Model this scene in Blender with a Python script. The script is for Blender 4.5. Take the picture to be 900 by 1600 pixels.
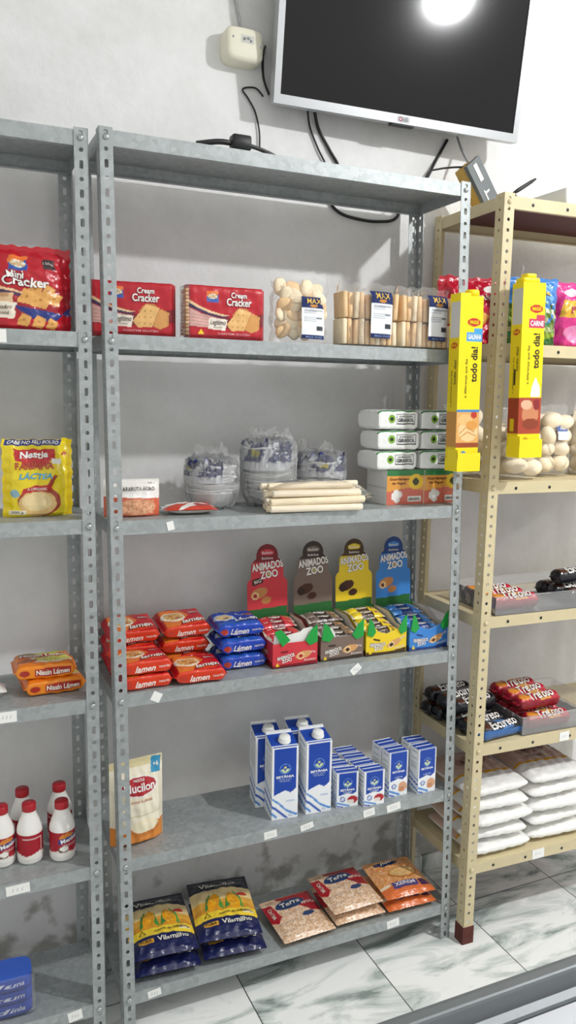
import bpy, math, random
import numpy as np
from mathutils import Matrix, Vector

random.seed(7)
for o in list(bpy.data.objects):
    bpy.data.objects.remove(o)
SC = bpy.context.scene
COL = SC.collection

# ---------------------------------------------------------------- camera
CAM = (-.3651, -1.6986, 1.4878)
YAW, PITCH, ROLL, FPX = .4240, .1366, .0155, 1252.4
cd = bpy.data.cameras.new('camera')
cam = bpy.data.objects.new('camera', cd)
COL.objects.link(cam)
fwd = Vector((math.sin(YAW)*math.cos(PITCH), math.cos(YAW)*math.cos(PITCH), -math.sin(PITCH)))
r0 = Vector((math.cos(YAW), -math.sin(YAW), 0))
u0 = r0.cross(fwd)
rt = r0*math.cos(ROLL) + u0*math.sin(ROLL)
up = u0*math.cos(ROLL) - r0*math.sin(ROLL)
mw = Matrix(((rt.x, up.x, -fwd.x, CAM[0]), (rt.y, up.y, -fwd.y, CAM[1]), (rt.z, up.z, -fwd.z, CAM[2]), (0, 0, 0, 1)))
cam.matrix_world = mw
cd.sensor_fit = 'VERTICAL'
cd.sensor_height = 24
cd.lens = FPX/1600*24
cd.clip_start = .02
SC.camera = cam

# ---------------------------------------------------------------- world, lights, exposure
w = bpy.data.worlds.new('World')
SC.world = w
w.use_nodes = True
w.node_tree.nodes['Background'].inputs[0].default_value = (1, .995, .968, 1)
_bg = w.node_tree.nodes['Background']
_tc = w.node_tree.nodes.new('ShaderNodeTexCoord'); _sx = w.node_tree.nodes.new('ShaderNodeSeparateXYZ')
_mr = w.node_tree.nodes.new('ShaderNodeMapRange')     # ambient fill made brighter overhead, added to lighten the floor
_mr.inputs[1].default_value = 0; _mr.inputs[2].default_value = 1; _mr.inputs[3].default_value = .66; _mr.inputs[4].default_value = 1.15
w.node_tree.links.new(_tc.outputs['Generated'], _sx.inputs[0]); w.node_tree.links.new(_sx.outputs[2], _mr.inputs[0])
w.node_tree.links.new(_mr.outputs[0], _bg.inputs[1])
SC.view_settings.view_transform = 'Standard'
SC.view_settings.look = 'None'
SC.view_settings.gamma = 1
SC.view_settings.use_curve_mapping = False
SC.view_settings.exposure = .07
LAMP = (1.80, -1.49, 2.95)
BULB_E = 1350      # radiance of the bare bulb that lights the room
LAMP2 = (4.4, -1.3, 2.75)      # the shop's next bulb, further along to the right
LAMP2_W = 45

# ---------------------------------------------------------------- helpers
def lin(h):
    if isinstance(h, str):
        h = h.lstrip('#')
        c = [int(h[i:i+2], 16)/255 for i in (0, 2, 4)]
    else:
        c = [x/255 for x in h]
    return np.array([x/12.92 if x <= .04045 else ((x+.055)/1.055)**2.4 for x in c])

def nodes(name):
    m = bpy.data.materials.new(name)
    m.use_nodes = True
    nt = m.node_tree
    return m, nt, nt.nodes['Principled BSDF']

def N(nt, typ, **kw):
    n = nt.nodes.new('ShaderNode'+typ)
    for k, v in kw.items():
        if k.startswith('i_'):
            n.inputs[k[2:].replace('_', ' ')].default_value = v
        else:
            setattr(n, k, v)
    return n

def plain(name, col, rough=.5, metal=0, bump=0, bscale=200, spec=.5, var=0, vscale=30):
    m, nt, b = nodes(name)
    c = list(lin(col))+[1]
    b.inputs['Base Color'].default_value = c
    b.inputs['Roughness'].default_value = rough
    b.inputs['Metallic'].default_value = metal
    b.inputs['Specular IOR Level'].default_value = spec
    tc = N(nt, 'TexCoord')
    if var:
        nz = N(nt, 'TexNoise'); nz.inputs['Scale'].default_value = vscale; nz.inputs['Detail'].default_value = 6
        nt.links.new(tc.outputs['Object'], nz.inputs['Vector'])
        mx = N(nt, 'MixRGB', blend_type='MIX')
        mx.inputs[1].default_value = [x*(1-var) for x in c[:3]]+[1]
        mx.inputs[2].default_value = [min(1, x*(1+var)) for x in c[:3]]+[1]
        nt.links.new(nz.outputs[0], mx.inputs[0])
        nt.links.new(mx.outputs[0], b.inputs['Base Color'])
    if bump:
        nz = N(nt, 'TexNoise'); nz.inputs['Scale'].default_value = bscale
        nt.links.new(tc.outputs['Object'], nz.inputs['Vector'])
        bp = N(nt, 'Bump'); bp.inputs['Strength'].default_value = bump; bp.inputs['Distance'].default_value = .002
        nt.links.new(nz.outputs[0], bp.inputs['Height'])
        nt.links.new(bp.outputs[0], b.inputs['Normal'])
    return m

def printed(name, rough, spec=.5, bump=0, bscale=60, coat=0):
    m, nt, b = nodes(name)
    a = N(nt, 'VertexColor', layer_name='Col')
    nt.links.new(a.outputs[0], b.inputs['Base Color'])
    b.inputs['Roughness'].default_value = rough
    b.inputs['Specular IOR Level'].default_value = spec
    b.inputs['Coat Weight'].default_value = coat
    b.inputs['Coat Roughness'].default_value = .15
    if bump:
        tc = N(nt, 'TexCoord')
        nz = N(nt, 'TexNoise'); nz.inputs['Scale'].default_value = bscale; nz.inputs['Detail'].default_value = 3
        nt.links.new(tc.outputs['Object'], nz.inputs['Vector'])
        bp = N(nt, 'Bump'); bp.inputs['Strength'].default_value = bump; bp.inputs['Distance'].default_value = .006
        nt.links.new(nz.outputs[0], bp.inputs['Height'])
        nt.links.new(bp.outputs[0], b.inputs['Normal'])
    return m

def clear(name, tint=(1, 1, 1), gl=.16, haze=.08, bump=.6, bscale=45, rough=.12):
    m = bpy.data.materials.new(name); m.use_nodes = True
    nt = m.node_tree
    nt.nodes.remove(nt.nodes['Principled BSDF'])
    out = nt.nodes['Material Output']
    tr = N(nt, 'BsdfTransparent'); tr.inputs[0].default_value = (*tint, 1)
    g = N(nt, 'BsdfGlossy'); g.inputs['Roughness'].default_value = rough; g.inputs[0].default_value = (1, 1, 1, 1)
    d = N(nt, 'BsdfDiffuse'); d.inputs[0].default_value = (.9, .9, .9, 1)
    tc = N(nt, 'TexCoord'); nz = N(nt, 'TexNoise'); nz.inputs['Scale'].default_value = bscale; nz.inputs['Detail'].default_value = 4
    nt.links.new(tc.outputs['Object'], nz.inputs['Vector'])
    bp = N(nt, 'Bump'); bp.inputs['Strength'].default_value = bump; bp.inputs['Distance'].default_value = .01
    nt.links.new(nz.outputs[0], bp.inputs['Height'])
    nt.links.new(bp.outputs[0], g.inputs['Normal'])
    lw = N(nt, 'LayerWeight'); lw.inputs[0].default_value = gl
    nt.links.new(bp.outputs[0], lw.inputs['Normal'])
    m1 = N(nt, 'MixShader'); m1.inputs[0].default_value = haze
    nt.links.new(tr.outputs[0], m1.inputs[1]); nt.links.new(d.outputs[0], m1.inputs[2])
    m2 = N(nt, 'MixShader')
    nt.links.new(lw.outputs['Fresnel'], m2.inputs[0])
    nt.links.new(m1.outputs[0], m2.inputs[1]); nt.links.new(g.outputs[0], m2.inputs[2])
    nt.links.new(m2.outputs[0], out.inputs[0])
    return m

def galv(name):
    m, nt, b = nodes(name)
    tc = N(nt, 'TexCoord')
    v = N(nt, 'TexVoronoi'); v.inputs['Scale'].default_value = 95
    nz = N(nt, 'TexNoise'); nz.inputs['Scale'].default_value = 11; nz.inputs['Detail'].default_value = 8
    nt.links.new(tc.outputs['Object'], v.inputs['Vector']); nt.links.new(tc.outputs['Object'], nz.inputs['Vector'])
    sp = N(nt, 'SeparateColor'); nt.links.new(v.outputs['Color'], sp.inputs[0])
    ad = N(nt, 'Math', operation='ADD'); nt.links.new(sp.outputs[0], ad.inputs[0]); nt.links.new(nz.outputs[0], ad.inputs[1])
    cr = N(nt, 'ValToRGB'); cr.color_ramp.elements[0].position = .25; cr.color_ramp.elements[1].position = 1.0
    dv = N(nt, 'Math', operation='DIVIDE'); dv.inputs[1].default_value = 1.7
    nt.links.new(ad.outputs[0], dv.inputs[0]); nt.links.new(dv.outputs[0], cr.inputs[0])
    cr.color_ramp.elements[0].color = (.33, .36, .36, 1); cr.color_ramp.elements[1].color = (.45, .48, .485, 1)
    nt.links.new(cr.outputs[0], b.inputs['Base Color'])
    b.inputs['Metallic'].default_value = .35
    b.inputs['Roughness'].default_value = .5
    return m

M = dict(
    galv=galv('galvanised_steel'),
    bolt=plain('zinc_bolt', 'b9bdbd', .3, .8),
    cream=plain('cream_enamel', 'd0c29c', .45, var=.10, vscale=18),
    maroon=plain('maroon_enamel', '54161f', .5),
    rust=plain('rust', '5a2a22', .8, var=.35, vscale=60, bump=.4),
    film=clear('clear_film'),
    film_soft=clear('cloudy_film', haze=.22, gl=.2, bscale=60, bump=.9),
    film_crumple=clear('crumpled_film', haze=.13, gl=.28, bscale=70, bump=1.0, rough=.16),
    tray=clear('clear_plastic_tray', haze=.16, gl=.2, bump=.05, rough=.08),
    foil=printed('printed_foil', .32, .6, bump=.35, bscale=38),
    foil2=printed('printed_film', .25, .6, bump=.5, bscale=55),
    card=printed('printed_card', .45, .4),
    paper=printed('printed_paper', .7, .3),
    matt=printed('printed_matt', .8, .2),
    white=plain('white_plastic', 'f2f2ee', .35),
    tag=plain('white_paper_tag', 'f4f4f0', .7),
    black=plain('black_rubber', '141416', .45),
    silver=plain('silver_plastic', 'b4b6b8', .35, .5),
    screen=plain('black_glass', '07080a', .09, spec=.5),
    tvback=plain('dark_plastic', '2a2b2d', .6),
    ivory=plain('ivory_plastic', 'e3dfcb', .5),
    toast=plain('toast', 'ecc698', .8, var=.25, vscale=45, bump=.5, bscale=90),
    toast2=plain('toast_pale', 'f3dfbf', .8, var=.18, vscale=40, bump=.5, bscale=90),
    roll=plain('bread_crust', 'f4e3c6', .6, var=.14, vscale=25),
    wafer=plain('wafer_stick', 'f3e6cf', .75, var=.06, vscale=50),
    foam=plain('white_foam', 'f4f5f5', .5),
    bottle=plain('milky_plastic', 'f3f1ec', .3),
    redcap=plain('red_cap', 'b01c2a', .4),
    counter=plain('white_laminate', 'cfd1d6', .35, var=.04, vscale=8),
    rim=plain('grey_aluminium', '6e7375', .42, .3, var=.06, vscale=60),
    yellow=plain('yellow_card', 'f4dd12', .45),
    ochre=plain('ochre_card', 'c9a352', .6, var=.08),
    napkin=plain('napkin_paper', 'f1f1ee', .9),
)

class MB:
    """collects coloured faces for ONE mesh object"""
    def __init__(s):
        s.v = []; s.c = []; s.f = []; s.m = []; s.n = 0; s.sm = []
    def add(s, verts, faces, col=(1, 1, 1), mat=0, smooth=False):
        verts = np.asarray(verts, float).reshape(-1, 3)
        col = np.asarray(col, float)
        if col.ndim == 1:
            col = np.tile(col[:3], (len(verts), 1))
        s.v.append(verts); s.c.append(col)
        k = s.n
        for f in faces:
            s.f.append([i+k for i in f]); s.m.append(mat); s.sm.append(smooth)
        s.n += len(verts)
        return s
    def box(s, x0, y0, z0, x1, y1, z1, col=(1, 1, 1), mat=0, fn=None):
        v = [(x, y, z) for z in (z0, z1) for y in (y0, y1) for x in (x0, x1)]
        if fn: v = [fn(*p) for p in v]
        return s.add(v, [(0, 2, 3, 1), (4, 5, 7, 6), (0, 1, 5, 4), (2, 6, 7, 3), (0, 4, 6, 2), (1, 3, 7, 5)], col, mat)
    def rbox(s, x0, y0, z0, x1, y1, z1, r, col=(1, 1, 1), mat=0, seg=3):
        """box with rounded vertical edges and chamfered top / bottom"""
        pts = []
        for cx, cy, a0 in ((x1-r, y1-r, 0), (x0+r, y1-r, 90), (x0+r, y0+r, 180), (x1-r, y0+r, 270)):
            for k in range(seg+1):
                a = math.radians(a0+90*k/seg); pts.append((cx, cy, math.cos(a), math.sin(a)))
        rings = []
        for z, q in ((z0, .6), (z0+r*.4, 1), (z1-r*.4, 1), (z1, .6)):
            rings.append([(cx+r*q*c if True else 0, cy+r*q*d, z) for cx, cy, c, d in pts])
        n = len(pts); v = sum(rings, [])
        f = [(k*n+i, k*n+(i+1) % n, (k+1)*n+(i+1) % n, (k+1)*n+i) for k in range(3) for i in range(n)]
        f += [tuple(range(n-1, -1, -1)), tuple(range(3*n, 4*n))]
        return s.add(v, f, col, mat, True)
    def lathe(s, prof, c=(0, 0, 0), n=24, col=(1, 1, 1), mat=0, wob=None):
        v = []
        for r, z in prof:
            for k in range(n):
                a = 2*math.pi*k/n
                rr = r*(1 + (wob(a, z) if wob else 0))
                v.append((c[0]+rr*math.cos(a), c[1]+rr*math.sin(a), c[2]+z))
        f = [(j*n+i, j*n+(i+1) % n, (j+1)*n+(i+1) % n, (j+1)*n+i) for j in range(len(prof)-1) for i in range(n)]
        f += [tuple(range(n-1, -1, -1)), tuple(range((len(prof)-1)*n, len(prof)*n))]
        return s.add(v, f, col, mat, True)
    def tube(s, pts, r, n=8, col=(1, 1, 1), mat=0):
        pts = [Vector(p) for p in pts]
        rr = r if isinstance(r, (list, tuple)) else [r]*len(pts)
        v = []; ref = Vector((.3, .5, .81)).normalized()
        for i, p in enumerate(pts):
            t = (pts[min(i+1, len(pts)-1)]-pts[max(i-1, 0)]).normalized()
            a = t.cross(ref)
            if a.length < .05: a = t.cross(Vector((1, 0, 0)))
            a.normalize(); b = t.cross(a)
            for k in range(n):
                q = 2*math.pi*k/n
                v.append(p+(a*math.cos(q)+b*math.sin(q))*rr[i])
        f = [(j*n+i, j*n+(i+1) % n, (j+1)*n+(i+1) % n, (j+1)*n+i) for j in range(len(pts)-1) for i in range(n)]
        f += [tuple(range(n-1, -1, -1)), tuple(range((len(pts)-1)*n, len(pts)*n))]
        return s.add([tuple(p) for p in v], f, col, mat, True)
    def ball(s, c, r, col=(1, 1, 1), mat=0, n=14, m=9, rot=None, sq=1.0):
        v = []; r = (r, r, r) if not isinstance(r, tuple) else r
        R = rot if rot is not None else Matrix.Identity(3)
        for j in range(m+1):
            t = math.pi*j/m
            for k in range(n):
                a = 2*math.pi*k/n
                e = lambda x: math.copysign(abs(x)**sq, x)
                p = Vector((e(math.sin(t))*e(math.cos(a))*r[0], e(math.sin(t))*e(math.sin(a))*r[1], e(math.cos(t))*r[2]))
                v.append(tuple(R @ p + Vector(c)))
        f = [(j*n+i, (j+1)*n+i, (j+1)*n+(i+1) % n, j*n+(i+1) % n) for j in range(m) for i in range(n)]
        return s.add(v, f, col, mat, True)
    def grid(s, P, C, mat=0, smooth=True, flip=False):
        """P (nv,nu,3), C (nv,nu,3)"""
        nv, nu = P.shape[:2]
        f = []
        for j in range(nv-1):
            for i in range(nu-1):
                q = (j*nu+i, j*nu+i+1, (j+1)*nu+i+1, (j+1)*nu+i)
                f.append(q[::-1] if flip else q)
        return s.add(P.reshape(-1, 3), f, C.reshape(-1, 3), mat, smooth)
    def build(s, name, mats, parent=None, loc=None):
        me = bpy.data.meshes.new(name)
        V = np.concatenate(s.v); Cc = np.concatenate(s.c)
        me.from_pydata(V.tolist(), [], s.f)
        if not isinstance(mats, (list, tuple)): mats = [mats]
        for m in mats: me.materials.append(M[m] if isinstance(m, str) else m)
        me.polygons.foreach_set('material_index', s.m)
        me.polygons.foreach_set('use_smooth', s.sm)
        a = me.color_attributes.new('Col', 'FLOAT_COLOR', 'POINT')
        a.data.foreach_set('color', np.c_[Cc, np.ones(len(Cc))].astype(np.float32).ravel())
        me.update()
        o = bpy.data.objects.new(name, me)
        COL.objects.link(o)
        if parent is not None: o.parent = parent
        if loc is not None: o.location = loc
        return o

def tag(o, label, cat, group=None):
    o['label'] = label; o['category'] = cat
    if group: o['group'] = group
    return o
def struct(o):
    o['kind'] = 'structure'; return o
def empty(name, loc=(0, 0, 0), rz=0):
    o = bpy.data.objects.new(name, None); COL.objects.link(o)
    o.location = loc; o.rotation_euler = (0, 0, rz); o.empty_display_size = .05
    return o
def kids(o): return [c for c in bpy.data.objects if c.parent == o]
def copy_tree(o, parent=None):
    c = o.copy(); COL.objects.link(c)
    if parent is not None: c.parent = parent
    for ch in kids(o): copy_tree(ch, c)
    return c
_used = set()
def put(o, x, y, z, rz=0, label=None, group=None, rx=0, ry=0):
    """first use places the object itself, later uses place a copy"""
    if o.name in _used: c = copy_tree(o)
    else: c = o
    _used.add(c.name); _used.add(o.name)
    c.location = (x, y, z); c.rotation_euler = (math.radians(rx), math.radians(ry), math.radians(rz))
    if label: c['label'] = label
    if group: c['group'] = group
    return c

# ---- lettering
_tx = {}
def text2d(s, bold=0, shear=0):
    bold *= .6
    k = (s, bold, shear)
    if k not in _tx:
        cu = bpy.data.curves.new('t', 'FONT'); cu.body = s; cu.size = 1; cu.offset = bold; cu.shear = shear
        cu.resolution_u = 3; cu.fill_mode = 'FRONT'
        ob = bpy.data.objects.new('t', cu); COL.objects.link(ob)
        bpy.context.view_layer.update()
        me = bpy.data.meshes.new_from_object(ob.evaluated_get(bpy.context.evaluated_depsgraph_get()))
        v = np.array([p.co[:2] for p in me.vertices]).reshape(-1, 2)
        f = [tuple(p.vertices) for p in me.polygons]
        bpy.data.objects.remove(ob); bpy.data.meshes.remove(me); bpy.data.curves.remove(cu)
        lo = v.min(0); hi = v.max(0)
        _tx[k] = ((v-(lo+hi)/2)/(hi-lo), f)
    return _tx[k]

class Art:
    """a flat print, in centimetres, origin at its lower left corner"""
    def __init__(s, w, h, bg='ffffff'):
        s.w, s.h = w, h; s.ops = []; s.tx = []; s.bg = lin(bg); s.oy = 0
    def up(s, dy): s.oy = dy; return s
    def R(s, x0, y0, x1, y1, c): y0, y1 = y0+s.oy, y1+s.oy; s.ops.append((lambda X, Y: (X >= x0) & (X <= x1) & (Y >= y0) & (Y <= y1), lin(c))); return s
    def E(s, cx, cy, rx, ry, c, rot=0):
        a = math.radians(rot); ca, sa = math.cos(a), math.sin(a); cy = cy+s.oy
        s.ops.append((lambda X, Y: (((X-cx)*ca+(Y-cy)*sa)/rx)**2+((-(X-cx)*sa+(Y-cy)*ca)/ry)**2 <= 1, lin(c))); return s
    def P(s, pts, c):
        pts = [(x, y+s.oy) for x, y in pts]
        def f(X, Y):
            ins = np.zeros(X.shape, bool); n = len(pts)
            for i in range(n):
                (ax, ay), (bx, by) = pts[i], pts[(i+1) % n]
                if ay == by: continue
                ins ^= ((ay > Y) != (by > Y)) & (X < (bx-ax)*(Y-ay)/(by-ay)+ax)
            return ins
        s.ops.append((f, lin(c))); return s
    def B(s, pts, th, c):
        """a swoosh: polyline pts with thickness th (constant or list), as polygon"""
        t = th if isinstance(th, (list, tuple)) else [th]*len(pts)
        return s.P([(x, y+q/2) for (x, y), q in zip(pts, t)]+[(x, y-q/2) for (x, y), q in zip(pts, t)][::-1], c)
    def G(s, x0, y0, x1, y1, cols, seed=1, cell=.45, amt=1):
        """grains: random coloured cells"""
        cs = np.array([lin(c) for c in cols]); y0, y1 = y0+s.oy, y1+s.oy
        def f(X, Y):
            m = (X >= x0) & (X <= x1) & (Y >= y0) & (Y <= y1)
            h = np.sin(np.floor(X/cell+.37*np.floor(Y/cell))*12.9898+np.floor(Y/cell)*78.233+seed)*43758.5453
            h = h-np.floor(h)
            return m & (h < amt), cs[(h*997).astype(int) % len(cs)]
        s.ops.append((f, None)); return s
    def T(s, t, cx, cy, w, h, c, rot=0, bold=.01, shear=0, out=None, ow=.05):
        cy = cy+s.oy
        if out: s.tx.append((t, cx, cy, w+.12, h+.12, lin(out), rot, bold+ow, shear, 0))
        s.tx.append((t, cx, cy, w, h, lin(c), rot, bold, shear, 1 if out else 0)); return s
    def col(s, U, V):
        X = U*s.w; Y = V*s.h
        C = np.empty(X.shape+(3,)); C[...] = s.bg
        for f, c in s.ops:
            r = f(X, Y)
            if isinstance(r, tuple): C[r[0]] = r[1][r[0]]
            else: C[r] = c
        return C

def paint(mb, art, S, res=.0022, mat=0, rng=(0, 1, 0, 1), flip=False, smooth=True, wh=None, eps=.0007, textmat=None):
    """lays print `art` on the surface S(u,v) -> xyz (numpy)"""
    W, H = wh or (art.w/100, art.h/100)
    nu = max(2, int(W/res)+1); nv = max(2, int(H/res)+1)
    U, V = np.meshgrid(np.linspace(0, 1, nu), np.linspace(0, 1, nv))
    mb.grid(S(U, V), art.col(U, V), mat, smooth, flip)
    sg = -1 if flip else 1
    for (t, cx, cy, w, h, c, rot, bold, shear, lift) in art.tx:
        v, f = text2d(t, bold, shear)
        p = v*np.array([w, h]); a = math.radians(rot)
        p = np.c_[p[:, 0]*math.cos(a)-p[:, 1]*math.sin(a)+cx, p[:, 0]*math.sin(a)+p[:, 1]*math.cos(a)+cy]
        u = np.clip(p[:, 0]/art.w, .001, .999); vv = np.clip(p[:, 1]/art.h, .001, .999)
        e = 1e-3
        q = S(u, vv)
        n = np.cross(S(u+e, vv)-S(u-e, vv), S(u, vv+e)-S(u, vv-e))*sg
        n /= np.linalg.norm(n, axis=1)[:, None]+1e-12
        mb.add(q+n*eps*(1+.8*lift), f if not flip else [k[::-1] for k in f], c, mat if textmat is None else textmat, False)

def ip(prof, x):
    a = np.array(prof); return np.interp(x, a[:, 0], a[:, 1])
def wrinkle(seed, amp, k=1.0):
    r = np.random.RandomState(seed)
    D = r.randn(9, 2)*np.array([14, 14])*k; ph = r.rand(9)*6.28; A = r.rand(9)+.4
    def f(x, z, side):
        o = 0
        for d, p, a in zip(D, ph, A):
            o = o + a*np.sin(d[0]*x*10+d[1]*z*10+p+side*1.7)
        return amp*o/4
    return f
PU = [(0, .0), (.03, .12), (.12, .6), (.25, .88), (.5, 1), (.75, .88), (.88, .6), (.97, .12), (1, 0)]
PV_STAND = [(0, .55), (.04, .92), (.15, 1), (.5, .92), (.75, .62), (.9, .2), (.95, .06), (1, .05)]
PV_PILL = [(0, .04), (.05, .06), (.12, .55), (.25, .9), (.5, 1), (.75, .9), (.88, .55), (.95, .06), (1, .04)]

def pillow(art, w, h, t, back=None, pu=PU, pv=PV_STAND, wr=.0015, seed=1, lay=False, res=.0016, mat='foil', mb=None, build=None, pinch=.0, sag=0, edge=0.0):
    """a soft bag; standing front towards -y, or lying (front up, top towards +y)"""
    W = wrinkle(seed, wr); E1 = wrinkle(seed+50, edge or .0001, .22)
    def surf(side):
        def S(u, v):
            u = np.asarray(u, float); v = np.asarray(v, float)
            k = ip(pu, u)*ip(pv, v)
            ww = w*(1-pinch*np.sin(np.pi*np.clip(v, 0, 1)))
            x = (u-.5)*ww + E1(v, v*0, 1)
            z = v*h + E1(u, u*0, 2)*v
            y = -side*(t/2*k + W(x, z, side)*np.clip(k*3, .15, 1))
            if lay:
                yy = z-h/2; zz = -y+t/2
                if side < 0: zz = np.maximum(zz, t*.06)
                if sag: zz = zz - sag*((yy/(h/2))**2)*0
                return np.stack([x, yy, zz], -1)
            return np.stack([x, y, np.maximum(z, 0)], -1)
        return S
    mb = mb or MB()
    SF, SB = surf(1), surf(-1)
    paint(mb, art, SF, res, eps=.0017)
    b = back if isinstance(back, Art) else Art(art.w, art.h, back or 'c0c0c0')
    paint(mb, b, SB, res*2.5, flip=True)
    mb.SF = SF; mb.SB = SB
    if build: return mb.build(build, mat)
    return mb

PE = [(0, .03), (.045, .04), (.09, .72), (.16, .95), (.3, 1), (.7, 1), (.84, .95), (.91, .72), (.955, .04), (1, .03)]
PBOX = [(0, .80), (.02, .93), (.06, 1), (.94, 1), (.98, .93), (1, .80)]
PN = [(0, .03), (.035, .05), (.06, .62), (.10, .9), (.18, 1), (.82, 1), (.90, .9), (.94, .62), (.965, .05), (1, .03)]
def brick(art, w, h, t, back=None, pu=PE, n=4.5, wr=.001, seed=1, lay=False, res=.0016, mat='foil', build=None, vs=.12, mb=None, teps=.0012):
    """a wrapped block: print runs round the front and half of the two long sides"""
    def arc(a0, a1):
        th = np.radians(np.linspace(a0, a1, 301)); e = lambda c: np.sign(c)*np.abs(c)**(2/n)
        z_, y_ = e(np.cos(th))*h/2, e(np.sin(th))*t/2
        L = np.r_[0, np.cumsum(np.hypot(np.diff(z_), np.diff(y_)))]
        return L/L[-1], z_, y_
    # lying: print runs from the lower front edge over the top to the lower back edge
    F_, B_ = (arc(225, -45), arc(225, 315)) if lay else (arc(180, 0), arc(180, 360))
    W = wrinkle(seed, wr)
    def surf(side):
        def S(u, v):
            u = np.asarray(u, float); v = np.asarray(v, float)
            k = ip(pu, u); L, z_, y_ = F_ if side > 0 else B_
            z = np.interp(v, L, z_); y = np.interp(v, L, y_)
            q = W(u*w, z, 1)*k
            y = -(y*k + q*np.clip(y/(t/2), -1, 1)); z = z*(1-vs*(1-k)) + q*np.clip(z/(h/2), -1, 1)*.6
            x = (u-.5)*w
            if lay:
                q = -y+t/2
                return np.stack([x, z, np.maximum(q, 0.0005)], -1)
            return np.stack([x, y, np.maximum(z+h/2, 0)], -1)
        return S
    mb = mb or MB(); SF, SB = surf(1), surf(-1)
    paint(mb, art, SF, res, eps=teps)
    b = back if isinstance(back, Art) else Art(art.w, art.h, back or 'c0c0c0')
    paint(mb, b, SB, res*2.2, flip=True)
    for e in (0., 1.):
        vs_ = np.linspace(0, 1, 14); a = SF(np.full(14, e), vs_); c = SB(np.full(14, e), vs_)
        mb.grid(np.stack([a, c]), np.tile(b.col(np.array([e]), np.array([.5])), (2, 14, 1)), 0, False, flip=(e == 1.))
    mb.SF = SF; mb.SB = SB
    if build: return mb.build(build, mat)
    return mb

def flat(O, U, V):
    O, U, V = (np.array(a, float) for a in (O, U, V))
    return lambda u, v: O+np.asarray(u, float)[..., None]*U+np.asarray(v, float)[..., None]*V

def carton(mb, w, d, h, front, side, top, drop=0, back=None, res=.002):
    """box with its front at -y; the top may slope down `drop` towards the front"""
    x0, x1, y0, y1 = -w/2, w/2, -d/2, d/2
    paint(mb, front, flat((x0, y0, 0), (w, 0, 0), (0, 0, h-drop)), res, smooth=False)
    paint(mb, back or front, flat((x1, y1, 0), (-w, 0, 0), (0, 0, h)), res*2, smooth=False)
    def sd(x, s):
        return lambda u, v: np.stack([np.full(np.shape(u), x), y1+np.asarray(u)*(y0-y1) if s else y0+np.asarray(u)*(y1-y0),
                                      np.asarray(v)*(h-drop*(np.asarray(u) if s else 1-np.asarray(u)))], -1)
    paint(mb, side, sd(x0, 1), res*1.3, smooth=False)
    paint(mb, side, sd(x1, 0), res*1.3, smooth=False)
    paint(mb, top, flat((x0, y0, h-drop), (w, 0, 0), (0, d, drop)), res, smooth=False)
    mb.add([(x0, y0, 0), (x1, y0, 0), (x1, y1, 0), (x0, y1, 0)], [(0, 3, 2, 1)], front.bg)
    return mb

# ================================================================ the setting
WY = .31
def wall_mat():
    m, nt, b = nodes('white_wall_paint')
    tc = N(nt, 'TexCoord')
    nz = N(nt, 'TexNoise'); nz.inputs['Scale'].default_value = 4.5; nz.inputs['Detail'].default_value = 10; nz.inputs['Roughness'].default_value = .65
    nt.links.new(tc.outputs['Object'], nz.inputs['Vector'])
    base = N(nt, 'ValToRGB'); base.color_ramp.elements[0].color = (.70, .70, .69, 1); base.color_ramp.elements[1].color = (.82, .82, .82, 1)
    base.color_ramp.elements[0].position = .3; base.color_ramp.elements[1].position = .6
    nt.links.new(nz.outputs[0], base.inputs[0])
    # damp stains near the floor: noise gated by height
    sx = N(nt, 'SeparateXYZ'); nt.links.new(tc.outputs['Object'], sx.inputs[0])
    mr = N(nt, 'MapRange'); mr.inputs[1].default_value = .06; mr.inputs[2].default_value = .50; mr.inputs[3].default_value = .22; mr.inputs[4].default_value = -.35
    nt.links.new(sx.outputs[2], mr.inputs[0])
    n2 = N(nt, 'TexNoise'); n2.inputs['Scale'].default_value = 13; n2.inputs['Detail'].default_value = 9
    nt.links.new(tc.outputs['Object'], n2.inputs['Vector'])
    ad = N(nt, 'Math', operation='ADD'); nt.links.new(mr.outputs[0], ad.inputs[0]); nt.links.new(n2.outputs[0], ad.inputs[1])
    st = N(nt, 'ValToRGB'); st.color_ramp.elements[0].position = .62; st.color_ramp.elements[1].position = .74
    nt.links.new(ad.outputs[0], st.inputs[0])
    mx = N(nt, 'MixRGB'); mx.inputs[2].default_value = (.30, .29, .26, 1)
    ml = N(nt, 'Math', operation='MULTIPLY'); ml.inputs[1].default_value = .75
    nt.links.new(st.outputs[0], ml.inputs[0]); nt.links.new(ml.outputs[0], mx.inputs[0])
    nt.links.new(base.outputs[0], mx.inputs[1])
    nt.links.new(mx.outputs[0], b.inputs['Base Color'])
    b.inputs['Roughness'].default_value = .75
    b.inputs['Specular IOR Level'].default_value = .25
    n3 = N(nt, 'TexNoise'); n3.inputs['Scale'].default_value = 38; n3.inputs['Detail'].default_value = 4
    nt.links.new(tc.outputs['Object'], n3.inputs['Vector'])
    bp = N(nt, 'Bump'); bp.inputs['Strength'].default_value = .18; bp.inputs['Distance'].default_value = .01
    nt.links.new(n3.outputs[0], bp.inputs['Height']); nt.links.new(bp.outputs[0], b.inputs['Normal'])
    return m
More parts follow.
